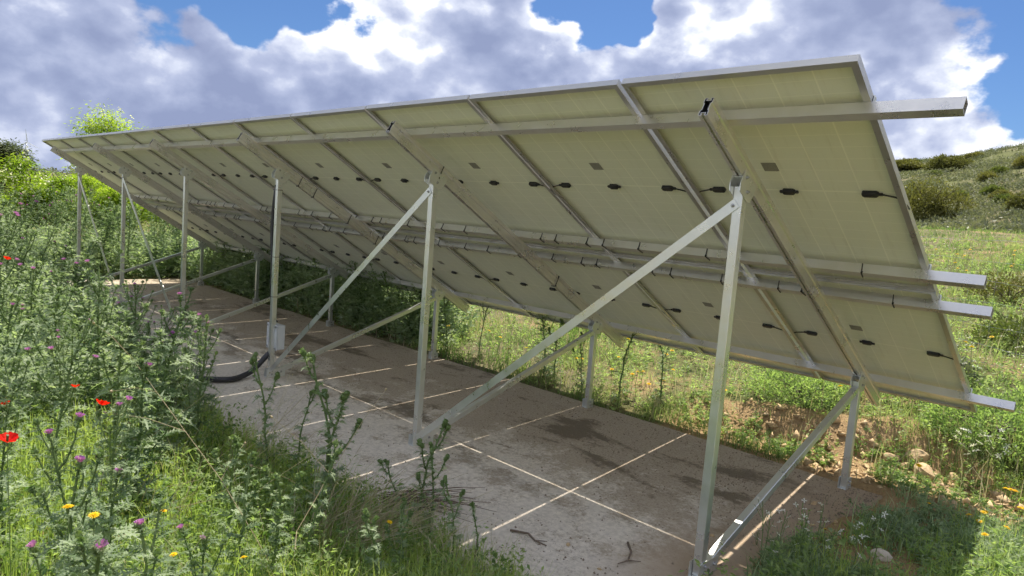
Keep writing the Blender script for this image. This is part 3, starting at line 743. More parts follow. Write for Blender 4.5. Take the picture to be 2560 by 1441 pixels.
# the near thistles one can tell apart: (kind, variant, x, y, height, turn, label)
NEAR = [('flowering', 0, -1.19, -2.38, .90, .4, 'thistle with the largest purple flower, lower left foreground'),
        ('flowering', 1, -1.66, -2.19, .84, 1.9, 'thistle with one purple flower right of the close poppy pair'),
        ('flowering', 2, -.86, -2.42, .86, 3.0, 'thistle with half-open purple head at the lower left corner'),
        ('flowering', 1, -1.10, -2.02, .62, 4.4, 'short thistle with a small purple head near the bottom edge'),
        ('slender', 0, -1.77, -1.59, .60, .2, 'slender thistle with pale spiny bud top among the foreground grass'),
        ('slender', 1, -1.74, -1.33, .64, 1.2, 'taller of two pale slender thistles beside the dry grass tuft'),
        ('slender', 2, -1.71, -1.47, .58, 2.2, 'shorter of two pale slender thistles beside the dry grass tuft'),
        ('slender', 1, -2.29, -.80, .93, 3.1, 'tall dark thistle pair overlapping the slab, higher stem'),
        ('slender', 2, -2.40, -.86, .74, 4.0, 'lower stem of the dark thistle pair overlapping the slab'),
        ('slender', 0, -1.90, -.52, .70, 5.0, 'tallest of the three thistles standing over the twig bundle'),
        ('slender', 2, -1.76, -.52, .58, .9, 'thistle right beside the tallest one over the twig bundle'),
        ('slender', 1, -1.98, -.55, .48, 2.9, 'small thistle left of the tallest one over the twig bundle'),
        ('slender', 0, -1.46, -.60, .56, 1.7, 'thin thistle standing alone before the near light stripe'),
        ('slender', 1, -1.26, -.62, .46, 3.7, 'rightmost thin thistle before the bare slab'),
        ('slender', 2, -1.42, -.98, .42, .5, 'pale thistle growing between grass under the yellow daisy'),
        ('slender', 0, -1.34, -1.16, .52, 2.6, 'pale bushy thistle at the bottom edge'),
        ('tall', 0, -4.76, -1.39, 1.22, .3, 'tall branched thistle standing before the far legs'),
        ('flowering', 0, -4.61, -.92, 1.00, 2.1, 'dark thistle overlapping the fourth tall leg'),
        ('flowering', 2, -4.16, -.86, .88, 1.1, 'dark thistle left of the grey electrical box'),
        ('flowering', 1, -3.60, -1.10, .92, 4.0, 'dense dark thistle clump at the slab edge before the conduit'),
        ('slender', 0, -3.05, -.84, .80, 1.4, 'dark thistle between the conduit and the dry grass'),
        ('slender', 1, -2.85, -.74, .66, .1, 'short dark thistle at the slab edge left of the dark pair')]
NEAR += [('flowering', 2, -1.45, -2.20, .74, 5.1, 'grey green thistle left of the largest purple flower'), ('flowering', 0, -1.02, -2.20, .72, 2.2, 'thick stemmed thistle right of the largest purple flower'), ('flowering', 1, -2.10, -2.05, .80, .7, 'winged stem thistle under the open red poppy'),
         ('flowering', 2, -2.75, -1.75, .86, 3.3, 'leafy thistle right of the small red poppy'), ('tall', 1, -3.30, -2.00, .98, 2.5, 'branched thistle above the small red poppy'), ('slender', 0, -2.20, -1.45, .62, 3.9, 'slender thistle in the middle of the foreground weeds'), ('tall', 2, -2.65, -2.30, .92, .9, 'branched thistle beside the poppy at the left edge')]
for k in NEAR: put_thistle(*k)
# dense stands
TS = random.Random(31)
def stand(n, fx, fy, hs, kinds, label, group, ok=lambda x, y: True, mind=.22):
    pts = []
    tries = 0
    while len(pts) < n and tries < n * 60:
        tries += 1; x, y = TS.uniform(*fx), TS.uniform(*fy)
        if not ok(x, y) or any((x - a) ** 2 + (y - b) ** 2 < mind * mind for a, b in pts): continue
        pts.append((x, y)); kd = TS.choice(kinds); h = TS.uniform(*hs)
        put_thistle(kd, TS.randrange(3), x, y, h, TS.uniform(0, 6.28), label, group, False)
def wedge(x, y): return math.degrees(math.atan2(x - CAM[0], y - CAM[1])) > -88
stand(40, (-7.6, -3.4), (-2.7, -.72), (.6, 1.0), ('flowering', 'flowering', 'tall'), 'spiny thistle in the dense stand left of the slab', 'thistles left of the slab', lambda x, y: wedge(x, y) and y < -.72 - .05 * (x + 3))
stand(58, (-13.5, -7.2), (-2.6, -.75), (1.0, 1.45), ('tall', 'flowering', 'tall'), 'tall thistle in the far stand along the left of the slab', 'tall thistles left of the slab', wedge)
stand(74, (-18.5, -14.5), (-1.6, 5.2), (1.2, 1.75), ('tall',), 'tall thistle in the thicket past the far end of the slab', 'thistles past the far end', wedge, .26)
stand(60, (-14.3, -6.6), (2.86, 3.9), (.85, 1.45), ('tall', 'tall', 'flowering'), 'dark thistle in the hedge under the low edge of the panels', 'thistles behind the slab', lambda x, y: True, .2)
for q_, (x, y, h, lab) in enumerate([(-5.9, 3.05, 1.15, 'broad dark thistle bush behind the third short leg'), (-5.45, 3.2, 1.05, 'dark thistle behind the slab right of the third short leg'), (-4.25, 3.15, .98, 'branching dark thistle crossed by the long brace'),
                                     (-4.0, 3.05, .7, 'low dark thistle below the long brace at the slab edge'), (-3.1, 3.05, .78, 'thin thistle right of the second short leg'), (-3.55, 3.0, .6, 'small thistle left of the second short leg'), (-2.75, 3.3, .7, 'thin stalk thistle in the sunlit meadow right of the second short leg')]):
    put_thistle('tall' if h > .9 else 'slender', q_ % 3, x, y, h, q_ * 1.3, lab)

# ------------------------------------------------------------------ scattered vegetation (numpy)
def unit(v): return v / np.maximum(np.linalg.norm(v, axis=-1, keepdims=True), 1e-9)
def diamonds(P, d, s, L, Wd, fold=.25):
    n = len(P); nrm = np.cross(s, d)
    V = np.empty((n, 4, 3)); mid = P + d * (L * .45)[:, None] + nrm * (Wd * fold)[:, None]
    V[:, 0] = P; V[:, 1] = mid + s * (Wd * .5)[:, None]; V[:, 2] = P + d * L[:, None]; V[:, 3] = mid - s * (Wd * .5)[:, None]
    b = np.arange(n)[:, None] * 4; F = np.concatenate([b + np.array([[0, 1, 2]]), b + np.array([[0, 2, 3]])])
    return V.reshape(-1, 3), F
def rand_dirs(n, zlo=-1., zhi=1.):
    z = rng.uniform(zlo, zhi, n); a = rng.uniform(0, 2 * np.pi, n); c = np.sqrt(1 - z * z); return np.stack([c * np.cos(a), c * np.sin(a), z], -1)
def perp(d):
    r_ = unit(rng.normal(size=d.shape)); return unit(np.cross(d, r_))
def polar(n, r0, r1, a0=-96, a1=14, p=0.0):
    u = rng.random(n); r_ = r0 * (r1 / r0) ** u if p == 0 else r0 + (r1 - r0) * u ** p
    a = np.radians(rng.uniform(a0, a1, n)); return CAM[0] + r_ * np.sin(a), CAM[1] + r_ * np.cos(a), r_
def on_slab(x, y, m=0.0):
    edge = near_edge(x)
    return (x > SX0 + m) & (x < SX1 - .12 - m) & (y > edge + .02 + m + .05 * np.sin(x * 9)) & (y < 2.70 - m)
def bare(x, y):   # trodden earth, cut bank
    c_ = ss(-.6, -.35, x) * ss(.2, .5, y) * ss(2.9, 2.6, y) * ss(.44, .36, fbm(x * 2.3 + 11, y * 2.3 + 3, 3) + .1 * ss(.1, .5, x)) + np.exp(-(((x - .0) / .26) ** 2 + ((y - 1.36) / .24) ** 2)) * 1.6
    a = ss(-2.3, -1.5, x) * ss(2.5, 2.75, y) * ss(3.66, 3.42, y + .6 * (vn(x * 2.2, y * 2.2) - .5)) * ss(.8, .2, x) * ss(.22, .42, vn(x * 3.1 + 2, y * 3.1))
    b = ss(-.75, -.55, x) * ss(-.3, .2, y) * ss(2.85, 2.5, y) * ss(-.22, -.42, x - .10 * (y - 1) + .5 * (vn(x * 2.5 + 4, y * 2.5) - .5))
    return np.clip(np.maximum(np.maximum(a, b), c_), 0, 1)
def blades(name, x, y, h, wd, label, cat, mat, lean=.45, tint=None, zoff=-.01, kind='stuff'):
    n = len(x); z = terr(x, y) + zoff; P = np.stack([x, y, z], -1); a = rng.uniform(0, 2 * np.pi, n); s = np.stack([np.cos(a), np.sin(a), 0 * a], -1)
    ld = rng.uniform(0, 2 * np.pi, n); l = rng.uniform(.1, 1, n) ** 1.3 * lean; B = np.stack([np.cos(ld), np.sin(ld), 0 * ld], -1) * (h * l)[:, None]
    up = np.array([0, 0, 1.])[None] * (h * np.sqrt(np.maximum(.1, 1 - .5 * l * l)))[:, None]
    V = np.empty((n, 5, 3)); w2 = (wd * .5)[:, None]
    m_ = P + up * .55 + B * .32
    V[:, 0] = P + s * w2; V[:, 1] = P - s * w2; V[:, 2] = m_ + s * w2 * .8; V[:, 3] = m_ - s * w2 * .8; V[:, 4] = P + up * .98 + B
    b = np.arange(n)[:, None] * 5; F = np.concatenate([b + np.array([[0, 1, 3]]), b + np.array([[0, 3, 2]]), b + np.array([[2, 3, 4]])])
    t_ = rng.random(n) if tint is None else tint
    me = tri_mesh(name, V.reshape(-1, 3), F, mat, np.repeat(t_, 5)); return link(name, me, None, None, label, cat, None, kind)
def keep(mask, *arrs): return [a_[mask] for a_ in arrs]

# grass round the camera and along the slab
x, y, r = polar(150000, 1.35, 14)
ok = ~on_slab(x, y) & (y < 2.0) & (rng.random(len(x)) > bare(x, y) * .97) & (x < 3)
ok &= rng.random(len(x)) < np.where(x > -.4, .35 + .75 * ss(.45, .62, fbm(x * 1.3, y * 1.3)), 1.0)
x, y, r = keep(ok, x, y, r)
pat = fbm(x * .9 + 7, y * .9 + 2)
h = (.10 + .26 * rng.random(len(x)) ** 1.6) * (.55 + .9 * pat) * np.where(x > -.4, .62, 1.0)
blades('grass', x, y, h, .0028 + .0011 * r * .45, 'green grass growing thick before the slab and along its right end', 'grass', M['grass'], .6, np.clip(pat * 1.1 + .08 + .4 * (rng.random(len(x)) - .3), 0, 1))
# meadow beyond the slab
x, y, r = polar(270000, 5.5, 42, -75, 14)
ok = ~on_slab(x, y) & (y > 2.72) & (rng.random(len(x)) > bare(x, y) * .93)
x, y, r = keep(ok, x, y, r); pat = fbm(x * .55 + 3, y * .55 + 8); pat2 = fbm(x * 2.1, y * 2.1)
ok = rng.random(len(x)) < .25 + .9 * ss(.36, .52, fbm(x * .9 + 20, y * .9 + 4)); x, y, r, pat, pat2 = keep(ok, x, y, r, pat, pat2)
h = (.04 + .18 * rng.random(len(x)) ** 2) * (.2 + 1.4 * ss(.3, .7, pat2)) * (.6 + .9 * pat) * np.where((x > -2.4) & (y < 4.6), .6, 1.0)
blades('meadow_grass', x, y, h, .0018 + .00065 * r, 'sunlit meadow grass rising behind the panels', 'grass', M['meadow'], 1.1, np.clip(.75 * ss(.3, .7, pat) + .5 * (rng.random(len(x)) - .35), 0, 1))
x, y, r = polar(9000, 5.5, 32, -75, 14); ok = ~on_slab(x, y) & (y > 2.74) & (rng.random(len(x)) > bare(x, y) * .9) & (fbm(x * .8 + 31, y * .8) > .46); x, y, r = keep(ok, x, y, r)
blades('dry_stems', x, y, .12 + .3 * rng.random(len(x)), .003 + .0006 * r, 'dry straw stems mixed into the meadow', 'grass', M['straw'], .5)
x, y, r = polar(9000, 1.5, 12); ok = ~on_slab(x, y, .02) & (y < -.3) & (fbm(x * 1.1 + 31, y * 1.1) > .48); x, y, r = keep(ok, x, y, r)
blades('dry_blades', x, y, .15 + .3 * rng.random(len(x)), .0024 + .0004 * r, 'dry straw blades among the foreground grass', 'grass', M['straw'], .9)
# leafy weeds: many small leaves on short stalks
def weeds(name, x, y, r, hmax, size, per, mat, label, cat, flat=.5):
    n = len(x); z = terr(x, y); k = per; hh = hmax * (.35 + .65 * rng.random(n))
    cx_ = np.repeat(x, k); cy_ = np.repeat(y, k); cz_ = np.repeat(z, k); H = np.repeat(hh, k); R_s = np.repeat(r, k)
    u = rng.random(n * k) ** .8; a = rng.uniform(0, 2 * np.pi, n * k); sp = np.repeat(.25 + .5 * rng.random(n), k) * H * .55
    lx = np.repeat(rng.uniform(-.2, .2, n), k) * H * u; ly = np.repeat(rng.uniform(-.2, .2, n), k) * H * u
    rr = sp * rng.random(n * k) * (1.1 - .6 * u)
    P = np.stack([cx_ + lx + np.cos(a) * rr * .4, cy_ + ly + np.sin(a) * rr * .4, cz_ + H * u], -1)
    d = unit(np.stack([np.cos(a), np.sin(a), rng.uniform(-.35, .95, n * k)], -1)); s = unit(np.cross(d, np.array([0, 0, 1.])) + .5 * rng.normal(size=d.shape)); s = unit(s - d * (s * d).sum(-1, keepdims=True))
    L = size * rng.uniform(.5, 1.4, n * k) * (1.25 - .6 * u); L *= 1 + .05 * R_s; Wd = L * rng.uniform(.22, .5, n * k)
    V, F = diamonds(P, d, s, L, Wd)
    t_ = np.repeat(np.clip(np.repeat(rng.random(n), k) * .6 + .4 * rng.random(n * k), 0, 1), 4)
    return link(name, tri_mesh(name, V, F, mat, t_), None, None, label, cat, None, 'stuff')
x, y, r = polar(10500, 1.5, 13)
ok = ~on_slab(x, y, .02) & (y < 1.8) & (x < 2.6) & (rng.random(len(x)) > bare(x, y) * .96); ok &= rng.random(len(x)) < np.where(x > -.4, .6, 1.0)
x, y, r = keep(ok, x, y, r)
weeds('weeds', x, y, r, .34, .040, 20, M['herb'], 'mixed leafy weeds growing before the slab', 'weeds')
x, y, r = polar(9000, 5.5, 30, -75, 14)
ok = ~on_slab(x, y) & (y > 2.74) & (rng.random(len(x)) > bare(x, y) * .9); x, y, r = keep(ok, x, y, r)
weeds('meadow_weeds', x, y, r, .26, .032, 18, M['herb'], 'leafy weeds and herbs in the meadow behind the panels', 'weeds')
# undergrowth filling the thistle stands
n = 3800; x = np.concatenate([rng.uniform(-18.5, -14.4, n // 3), rng.uniform(-14.3, -6.4, n // 4), -14.3 + 9.6 * rng.random(n // 2)]); m1 = n // 3; m2 = n // 4
y = np.concatenate([rng.uniform(-1.8, 5.3, m1), 2.82 + 1.1 * rng.random(m2) ** 1.3, -.74 - 2.2 * rng.random(n // 2) ** 1.2])
r = np.hypot(x - CAM[0], y - CAM[1]); az_ = np.degrees(np.arctan2(x - CAM[0], y - CAM[1])); x, y, r = keep(az_ > -92, x, y, r)
weeds('undergrowth', x, y, r * .6, .35 + .65 * ss(4.5, 8.5, r), .075, 42, M['th_leaf'], 'dense dark leafy undergrowth between the thistles', 'undergrowth')

# dry grass tuft leaning over the slab edge, thin dead stalks
def tuft(name, cx_, cy_, n, h0, spread, lean, mat, label, cat):
    m_ = MB(); r_ = random.Random(int(abs(cx_) * 1000)); z0 = terr1(cx_, cy_)
    for k in range(n):
        a = r_.uniform(0, 6.28); b = Vector((cx_ + spread * r_.gauss(0, 1) * .5, cy_ + spread * r_.gauss(0, 1) * .5, z0 - .01)); h = h0 * r_.uniform(.5, 1.1)
        d = Vector((lean[0] + r_.gauss(0, .28), lean[1] + r_.gauss(0, .28), 1)).normalized(); bend = Vector((lean[0] * .4 + r_.gauss(0, .14), lean[1] * .4 + r_.gauss(0, .14), -.22)) * h
        m_.tube([b, b + d * h * .5 + bend * .2, b + d * h + bend], [.0019, .0016, .0009], 3, 0, r_.random(), False)
        if r_.random() < .10:
            e = b + d * h + bend; m_.tube([e, e + d * .004, e + d * .009], [.002, .006, .002], 5, 0, .1, True)
    return link(name, m_.mesh(name, mat), None, Matrix.Identity(4), label, cat)
tuft('dry_grass_tuft', -1.95, -1.02, 150, .66, .26, (.30, .40), M['straw'], 'tuft of dry straw leaning over the near slab edge', 'dry grass')
tuft('dry_grass_tuft', -1.35, -.72, 34, .48, .20, (-.05, .05), M['straw'], 'sparse thin dry stalks right of the straw tuft', 'dry grass')
tuft('dry_grass_tuft', -3.3, -.85, 36, .85, .3, (.25, .25), M['straw'], 'thin dry seed stalks standing before the conduit', 'dry grass')
tuft('dry_grass_tuft', -2.55, -1.75, 26, 1.0, .4, (.2, .15), M['straw'], 'long dry stalks crossing the foreground weeds at left', 'dry grass')

for k, (p0, p1, lab) in enumerate([((-1.55, -1.45, .1), (-3.2, -1.75, 1.02), 'long dead branching stalk leaning across the foreground weeds'), ((-1.62, -1.5, .06), (-1.95, -.95, .62), 'dead stalk leaning right towards the straw tuft')]):
    r_ = random.Random(k + 70); m_ = MB(); p0, p1 = Vector(p0), Vector(p1); N = 6; pth = [p0.lerp(p1, u / N) + Vector((r_.gauss(0, .012), r_.gauss(0, .012), .10 * math.sin(math.pi * u / N))) for u in range(N + 1)]
    m_.tube(pth, [.0022 - .0002 * u for u in range(N + 1)], 5, 0, .3)
    for u in (2, 3, 4, 5):
        d = Vector((r_.uniform(-.3, .3), r_.uniform(-.3, .3), r_.uniform(-.05, .3))); m_.tube([pth[u], pth[u] + d * .5 + Vector((0, 0, .02)), pth[u] + d], [.0016, .0013, .0008], 4, 0, .4); e_ = pth[u] + d; m_.tube([e_, e_ + d * .02, e_ + d * .05], [.002, .007, .002], 6, 0, .2)
    link('dead_stalk', m_.mesh('dead_stalk', M['straw']), None, Matrix.Identity(4), lab, 'stalk')
# bundle of dead twigs and single sticks on the slab
m_ = MB(); r_ = random.Random(3)
for k in range(44):
    a = Vector((-2.35 + r_.uniform(-.1, .1), -.42 + r_.uniform(-.06, .06), .008 + .05 * r_.random())); L = r_.uniform(.25, .62); th = .75 + r_.gauss(0, .22); d = Vector((math.cos(th), math.sin(th), r_.uniform(-.02, .12)))
    sd = Vector((-d.y, d.x, 0)) * r_.uniform(-.10, .10); p = [a + d * L * u + sd * u * u + Vector((0, 0, .02 * math.sin(3.1 * u))) for u in (0, .35, .7, 1)]
    m_.tube(p, [.0032, .003, .0024, .0012], 4, 0, r_.random())
link('twig_bundle', m_.mesh('twig_bundle', M['twig']), None, Matrix.Identity(4), 'bundle of dead brown twigs lying on the slab edge', 'twigs')
for pts_, lab in (([(-1.10, .42, .012), (-1.02, .34, .014), (-.97, .24, .012), (-.98, .16, .014)], 'curved dead stick on the slab left of the nearest leg'),
                  ([(-1.62, -.03, .01), (-1.52, .02, .014), (-1.44, -.01, .012), (-1.36, .0, .01)], 'forked thin stick on the slab beyond the near light stripe')):
    m_ = MB(); m_.tube(pts_, [.007, .0065, .005, .003], 6); m_.tube([pts_[2], (pts_[2][0] + .05, pts_[2][1] + .05, .012)], [.004, .002], 5)
    link('stick', m_.mesh('stick', M['twig'], True), None, Matrix.Identity(4), lab, 'stick')
m_ = MB(); m_.tube([(-1.30, -.62, -.02), (-1.30, -.615, .12), (-1.295, -.61, .25)], [.005, .0045, .004], 6)
link('stick', m_.mesh('stick', M['twig'], True), None, Matrix.Identity(4), 'bare dark stick standing upright at the bottom edge', 'stick')
# crumbs of earth strewn over the slab
n = 70000; x = SX1 - .2 - (SX1 - .2 - SX0) * rng.random(n) ** 1.7; y = rng.uniform(-.45, 2.68, n)
dn = fbm(x * .8 + 2, y * 1.2 + 5) * .7 + .55 * ss(.2, 2.3, y) + .25 * ss(-3, -.5, x); dn = dn * .8 + .55 * (fbm(x * 3 + 8, y * 3, 3) - .35); ok = rng.random(n) < ss(.38, .95, dn) * .75 + .03; x, y = keep(ok, x, y); n = len(x)
s_ = .0018 + .0075 * rng.random(n) ** 7; base = np.array([[1, 0, -.3], [-.5, .87, -.3], [-.5, -.87, -.3], [.1, .05, .9]]); a = rng.uniform(0, 6.28, n)
V = np.empty((n, 4, 3))
for k in range(4):
    q_ = base[k] * rng.uniform(.7, 1.3, (n, 3)); V[:, k, 0] = x + s_ * (q_[:, 0] * np.cos(a) - q_[:, 1] * np.sin(a)); V[:, k, 1] = y + s_ * (q_[:, 0] * np.sin(a) + q_[:, 1] * np.cos(a)); V[:, k, 2] = .002 + s_ * (q_[:, 2] + .25)
b = np.arange(n)[:, None] * 4; F = np.concatenate([b + np.array([f]) for f in ([0, 1, 3], [1, 2, 3], [2, 0, 3])])
link('earth_crumbs', tri_mesh('earth_crumbs', V.reshape(-1, 3), F, M['clod']), None, None, 'dark crumbs of earth strewn over the slab', 'earth', None, 'stuff')

# ------------------------------------------------------------------ rocks
def rock(x, y, sx, sy, sz, seed, mat, label, cat='rock', group=None, sink=.3):
    r_ = np.random.default_rng(seed); n1_, n2_ = 14, 9; vs = []; 
    dirs = []
    for i_ in range(n2_ + 1):
        for j_ in range(n1_):
            th = math.pi * i_ / n2_; ph = 2 * math.pi * j_ / n1_; dirs.append((math.sin(th) * math.cos(ph), math.sin(th) * math.sin(ph), math.cos(th)))
    dirs = np.array(dirs); rr = np.ones(len(dirs))
    for k in range(16):
        pn = unit(r_.normal(size=(1, 3)))[0]; c = r_.uniform(.55, .95); dd = dirs @ pn; rr = np.minimum(rr, np.where(dd > .05, c / np.maximum(dd, .05), 9))
    rr *= 1 + .05 * (r_.random(len(dirs)) - .5); v = dirs * rr[:, None] * np.array([sx, sy, sz]); m_ = MB()
    fs = [(i_ * n1_ + j_, (i_ + 1) * n1_ + j_, (i_ + 1) * n1_ + (j_ + 1) % n1_, i_ * n1_ + (j_ + 1) % n1_) for i_ in range(n2_) for j_ in range(n1_)]
    m_.add([tuple(p) for p in v], fs); z = terr1(x, y)
    return link('rock', m_.mesh('rock', mat), None, T(x, y, max(z, 0 if SX0 < x < SX1 and -.4 < y < 2.65 else -9) + sz * (1 - 2 * sink) * .6) @ Matrix.Rotation(seed * 1.7, 4, 'Z') @ Matrix.Rotation(.5 + seed, 4, 'X'), label, cat, group)
rock(-.06, 1.47, .072, .06, .062, 17, M['pale_rock'], 'single pale pointed stone in the weeds right of the nearest leg')
for k, (x, y, s_, lab) in enumerate([(-.30, 3.40, .135, 'largest ochre rock at the foot of the cut bank'), (-.40, 3.55, .10, 'ochre rock behind the largest one under the bank'), (-.13, 3.50, .075, 'ochre rock right of the largest one under the bank'), (-.58, 3.47, .085, 'ochre rock nearest to the short leg'),
                                     (-.47, 3.40, .05, 'small flat ochre rock before the largest one')]): rock(x, y, s_ * 1.15, s_ * .75, s_ * .6, 40 + k, M['rock'], lab, sink=.42)
for k in range(30):
    r_ = random.Random(100 + k); x = r_.gauss(-.75, .75); y = 3.05 + abs(r_.gauss(0, .35)); s_ = .008 + .035 * r_.random() ** 2.5; rock(x, y, s_ * r_.uniform(.9, 1.5), s_ * r_.uniform(.6, 1), s_ * r_.uniform(.5, .8), 200 + k, M['rock'], 'small ochre stone strewn along the foot of the bank', 'rock', 'stones under the bank', .45)
for k, (x, y, s_) in enumerate([(-.52, 1.66, .022), (-.60, 1.75, .026), (-.66, 2.05, .03), (-.42, 1.78, .02), (-.35, 1.45, .03), (-.85, .95, .02), (-1.3, .12, .018), (-1.02, .05, .014), (-.46, .98, .024)]): rock(x, y, s_, s_ * .8, s_ * .6, 300 + k, M['rock'], 'small tan stone lying on the slab near the first frame', 'rock', 'stones on the slab')

# ------------------------------------------------------------------ flowers
def flower_mesh(name, kind, h, seed):
    r_ = random.Random(seed); st = MB(); fl = MB(); top = Vector((r_.uniform(-.05, .05) * h * 2, r_.uniform(-.05, .05) * h * 2, h))
    st.tube([(0, 0, 0), tuple(top * .5 + Vector((.01, 0, 0))), tuple(top)], [.0022, .0018, .0015], 5, 0, .6)
    if kind == 'daisy':
        st.tube([tuple(top - Vector((0, 0, .006))), tuple(top)], [.004, .0065], 7, 0, .4)
        tl = Vector((r_.uniform(-.35, .35), r_.uniform(-.35, .35), 1)).normalized(); mm = head_mat(top, tl); R0 = .021
        for ring, (rr, zz, n) in enumerate(((1.0, .002, 14), (.72, .005, 11), (.4, .008, 8))):
            for k in range(n):
                a = 6.283 * k / n + ring * .3 + r_.uniform(-.08, .08); c, s_ = math.cos(a), math.sin(a); L = R0 * rr * r_.uniform(.88, 1.08); w2 = .0036
                fl.add([mm @ Vector(p) for p in ((0, 0, zz * .6), (c * L * .6 - s_ * w2, s_ * L * .6 + c * w2, zz), (c * L, s_ * L, zz - .001), (c * L * .6 + s_ * w2, s_ * L * .6 - c * w2, zz))], [(0, 1, 2, 3)], 0, r_.random())
    elif kind == 'poppy':
        tl = Vector((r_.uniform(-.3, .3), r_.uniform(-.6, -.1), 1)).normalized(); mm = head_mat(top, tl); R0 = .036
        for k in range(4):
            a0 = 1.5708 * k + r_.uniform(-.15, .15); vs = [Vector((0, 0, 0))]; N = 7
            for ring in (.5, 1.0):
                for q_ in range(N + 1):
                    a = a0 + (q_ / N - .5) * 1.95; rr = R0 * ring * (1 + .08 * math.sin(q_ * 2.6 + k)); zz = (.010 if k % 2 else .015) * ring + .012 * ring * ring + .003 * math.sin(q_ * 2.1 + k) * ring
                    vs.append(Vector((math.cos(a) * rr, math.sin(a) * rr, zz)))
            fs = [(0, 1 + q_, 2 + q_) for q_ in range(N)] + [(1 + q_, 2 + N + q_, 3 + N + q_, 2 + q_) for q_ in range(N)]
            fl.add([mm @ v for v in vs], fs, 0, r_.random())
        st.tube([tuple(mm @ Vector((0, 0, .001))), tuple(mm @ Vector((0, 0, .012)))], [.004, .005], 7, 0, 0.0)
    else:   # star: six narrow white petals, several blooms on a branched stalk
        for b in range(4):
            tp = top * (.80 + .07 * b) + Vector((r_.uniform(-.07, .07), r_.uniform(-.07, .07), 0)) * h * 1.3; st.tube([tuple(top * (.5 + .1 * b)), tuple(tp)], [.0013, .001], 4, 0, .6)
            mm = head_mat(tp, Vector((r_.uniform(-.5, .5), r_.uniform(-.9, .1), .8)).normalized()); npet = 6 if kind == 'star' else 4; R0 = .021 if kind == 'star' else .013
            fl.cut = getattr(fl, 'cut', []) + [len(fl.f)]
            for k in range(npet):
                a = 6.283 * k / npet; c, s_ = math.cos(a), math.sin(a); w2 = R0 * (.17 if kind == 'star' else .24)
                fl.add([mm @ Vector(p) for p in ((0, 0, 0), (c * R0 * .6 - s_ * w2, s_ * R0 * .6 + c * w2, .003), (c * R0, s_ * R0, .001), (c * R0 * .6 + s_ * w2, s_ * R0 * .6 - c * w2, .003))], [(0, 1, 2, 3)], 0, r_.random())
    return st, fl
FM = {}
for kd, h0, mt in (('daisy', .30, 'yellow'), ('poppy', .55, 'red'), ('star', .42, 'petal_white'), ('rocket', .34, 'petal_white')):
    for v in range(3):
        st, fl = flower_mesh(kd, kd, h0, v * 7 + 3); bl = []
        cuts = getattr(fl, 'cut', [0]) + [len(fl.f)]
        for c0, c1 in zip(cuts[:-1], cuts[1:]):
            one = MB()
            for f_ in range(c0, c1): one.add([fl.v[i_] for i_ in fl.f[f_]], [tuple(range(len(fl.f[f_])))], 0, fl.t[fl.f[f_][0]])
            bl.append(one.mesh('bloom', M[mt]))
        FM[(kd, v)] = (st.mesh('stalk', M['th_stem']), bl, h0)
def put_flower(kd, v, x, y, h, label, cat, group=None, sxy=1.0, z=None):
    a, b, h0 = FM[(kd, v)]; r_ = random.Random(int(x * 977 + y * 131)); mw = T(x, y, terr1(x, y) - .005) @ Matrix.Rotation(r_.uniform(0, 6.28), 4, 'Z') @ Matrix.Diagonal((sxy, sxy, h / h0, 1))
    e = link({'daisy': 'yellow_daisy', 'poppy': 'poppy', 'star': 'white_lily', 'rocket': 'white_rocket'}[kd], None, None, mw, label, cat, group)
    # the bloom keeps its proportions whatever the length of the stalk
    tp = Vector((0, 0, h0)); link('stalk', a, e, mw)
    for b_ in b: link('bloom', b_, e, mw @ T(0, 0, h0) @ Matrix.Diagonal((1, 1, sxy * h0 / h, 1)) @ T(0, 0, -h0))
for v, (x, y, zt, s_, lab) in enumerate([(-1.32, -2.49, 1.08, .95, 'upper red poppy of the close pair at the left edge'), (-1.36, -2.53, 1.05, .85, 'lower red poppy of the close pair at the left edge'), (-2.23, -2.0, .89, 1.05, 'open red poppy left of the slab edge thistles'), (-3.05, -1.95, .77, .8, 'small red poppy up and left of the open one'), (-2.7, -2.29, .81, .9, 'red poppy cut by the left edge of the picture'), (-5.6, -1.8, 1.2, 1.0, 'far red poppy at the left edge among the thistles'), (-7.9, 3.3, .75, 1.2, 'red poppy glimpsed in the dark hedge behind the slab')]):
    put_flower('poppy', v % 3, x, y, zt - terr1(x, y), lab, 'poppy', None, s_ * .72)
DZ = [(-.98, -2.42, .98, 'yellow daisy at the left edge below the poppies'), (-1.02, -2.36, .93, 'second yellow daisy close beside the one below the poppies'), (-1.50, -1.00, .36, 'single large yellow daisy before the twig bundle'), (-1.62, -1.92, .44, 'yellow daisy low in the foreground grass at left'), (-1.72, -2.12, .44, 'yellow daisy left of the low foreground one'), (-1.48, -1.70, .42, 'yellow daisy at the bottom edge in the grass'), (-1.95, -1.86, .47, 'yellow daisy below the slender pale thistle'),
      (-.02, 2.28, .18, 'yellow daisy beside the dark right-hand weeds'), (-.31, 1.30, .16, 'yellow daisy above the white rocket flowers'), (-.20, 1.48, .11, 'yellow daisy just left of the pale stone')]
for v, (x, y, zt, lab) in enumerate(DZ): put_flower('daisy', v % 3, x, y, zt - terr1(x, y), lab, 'daisy', None, .78)
fr = random.Random(77); cnt = 0
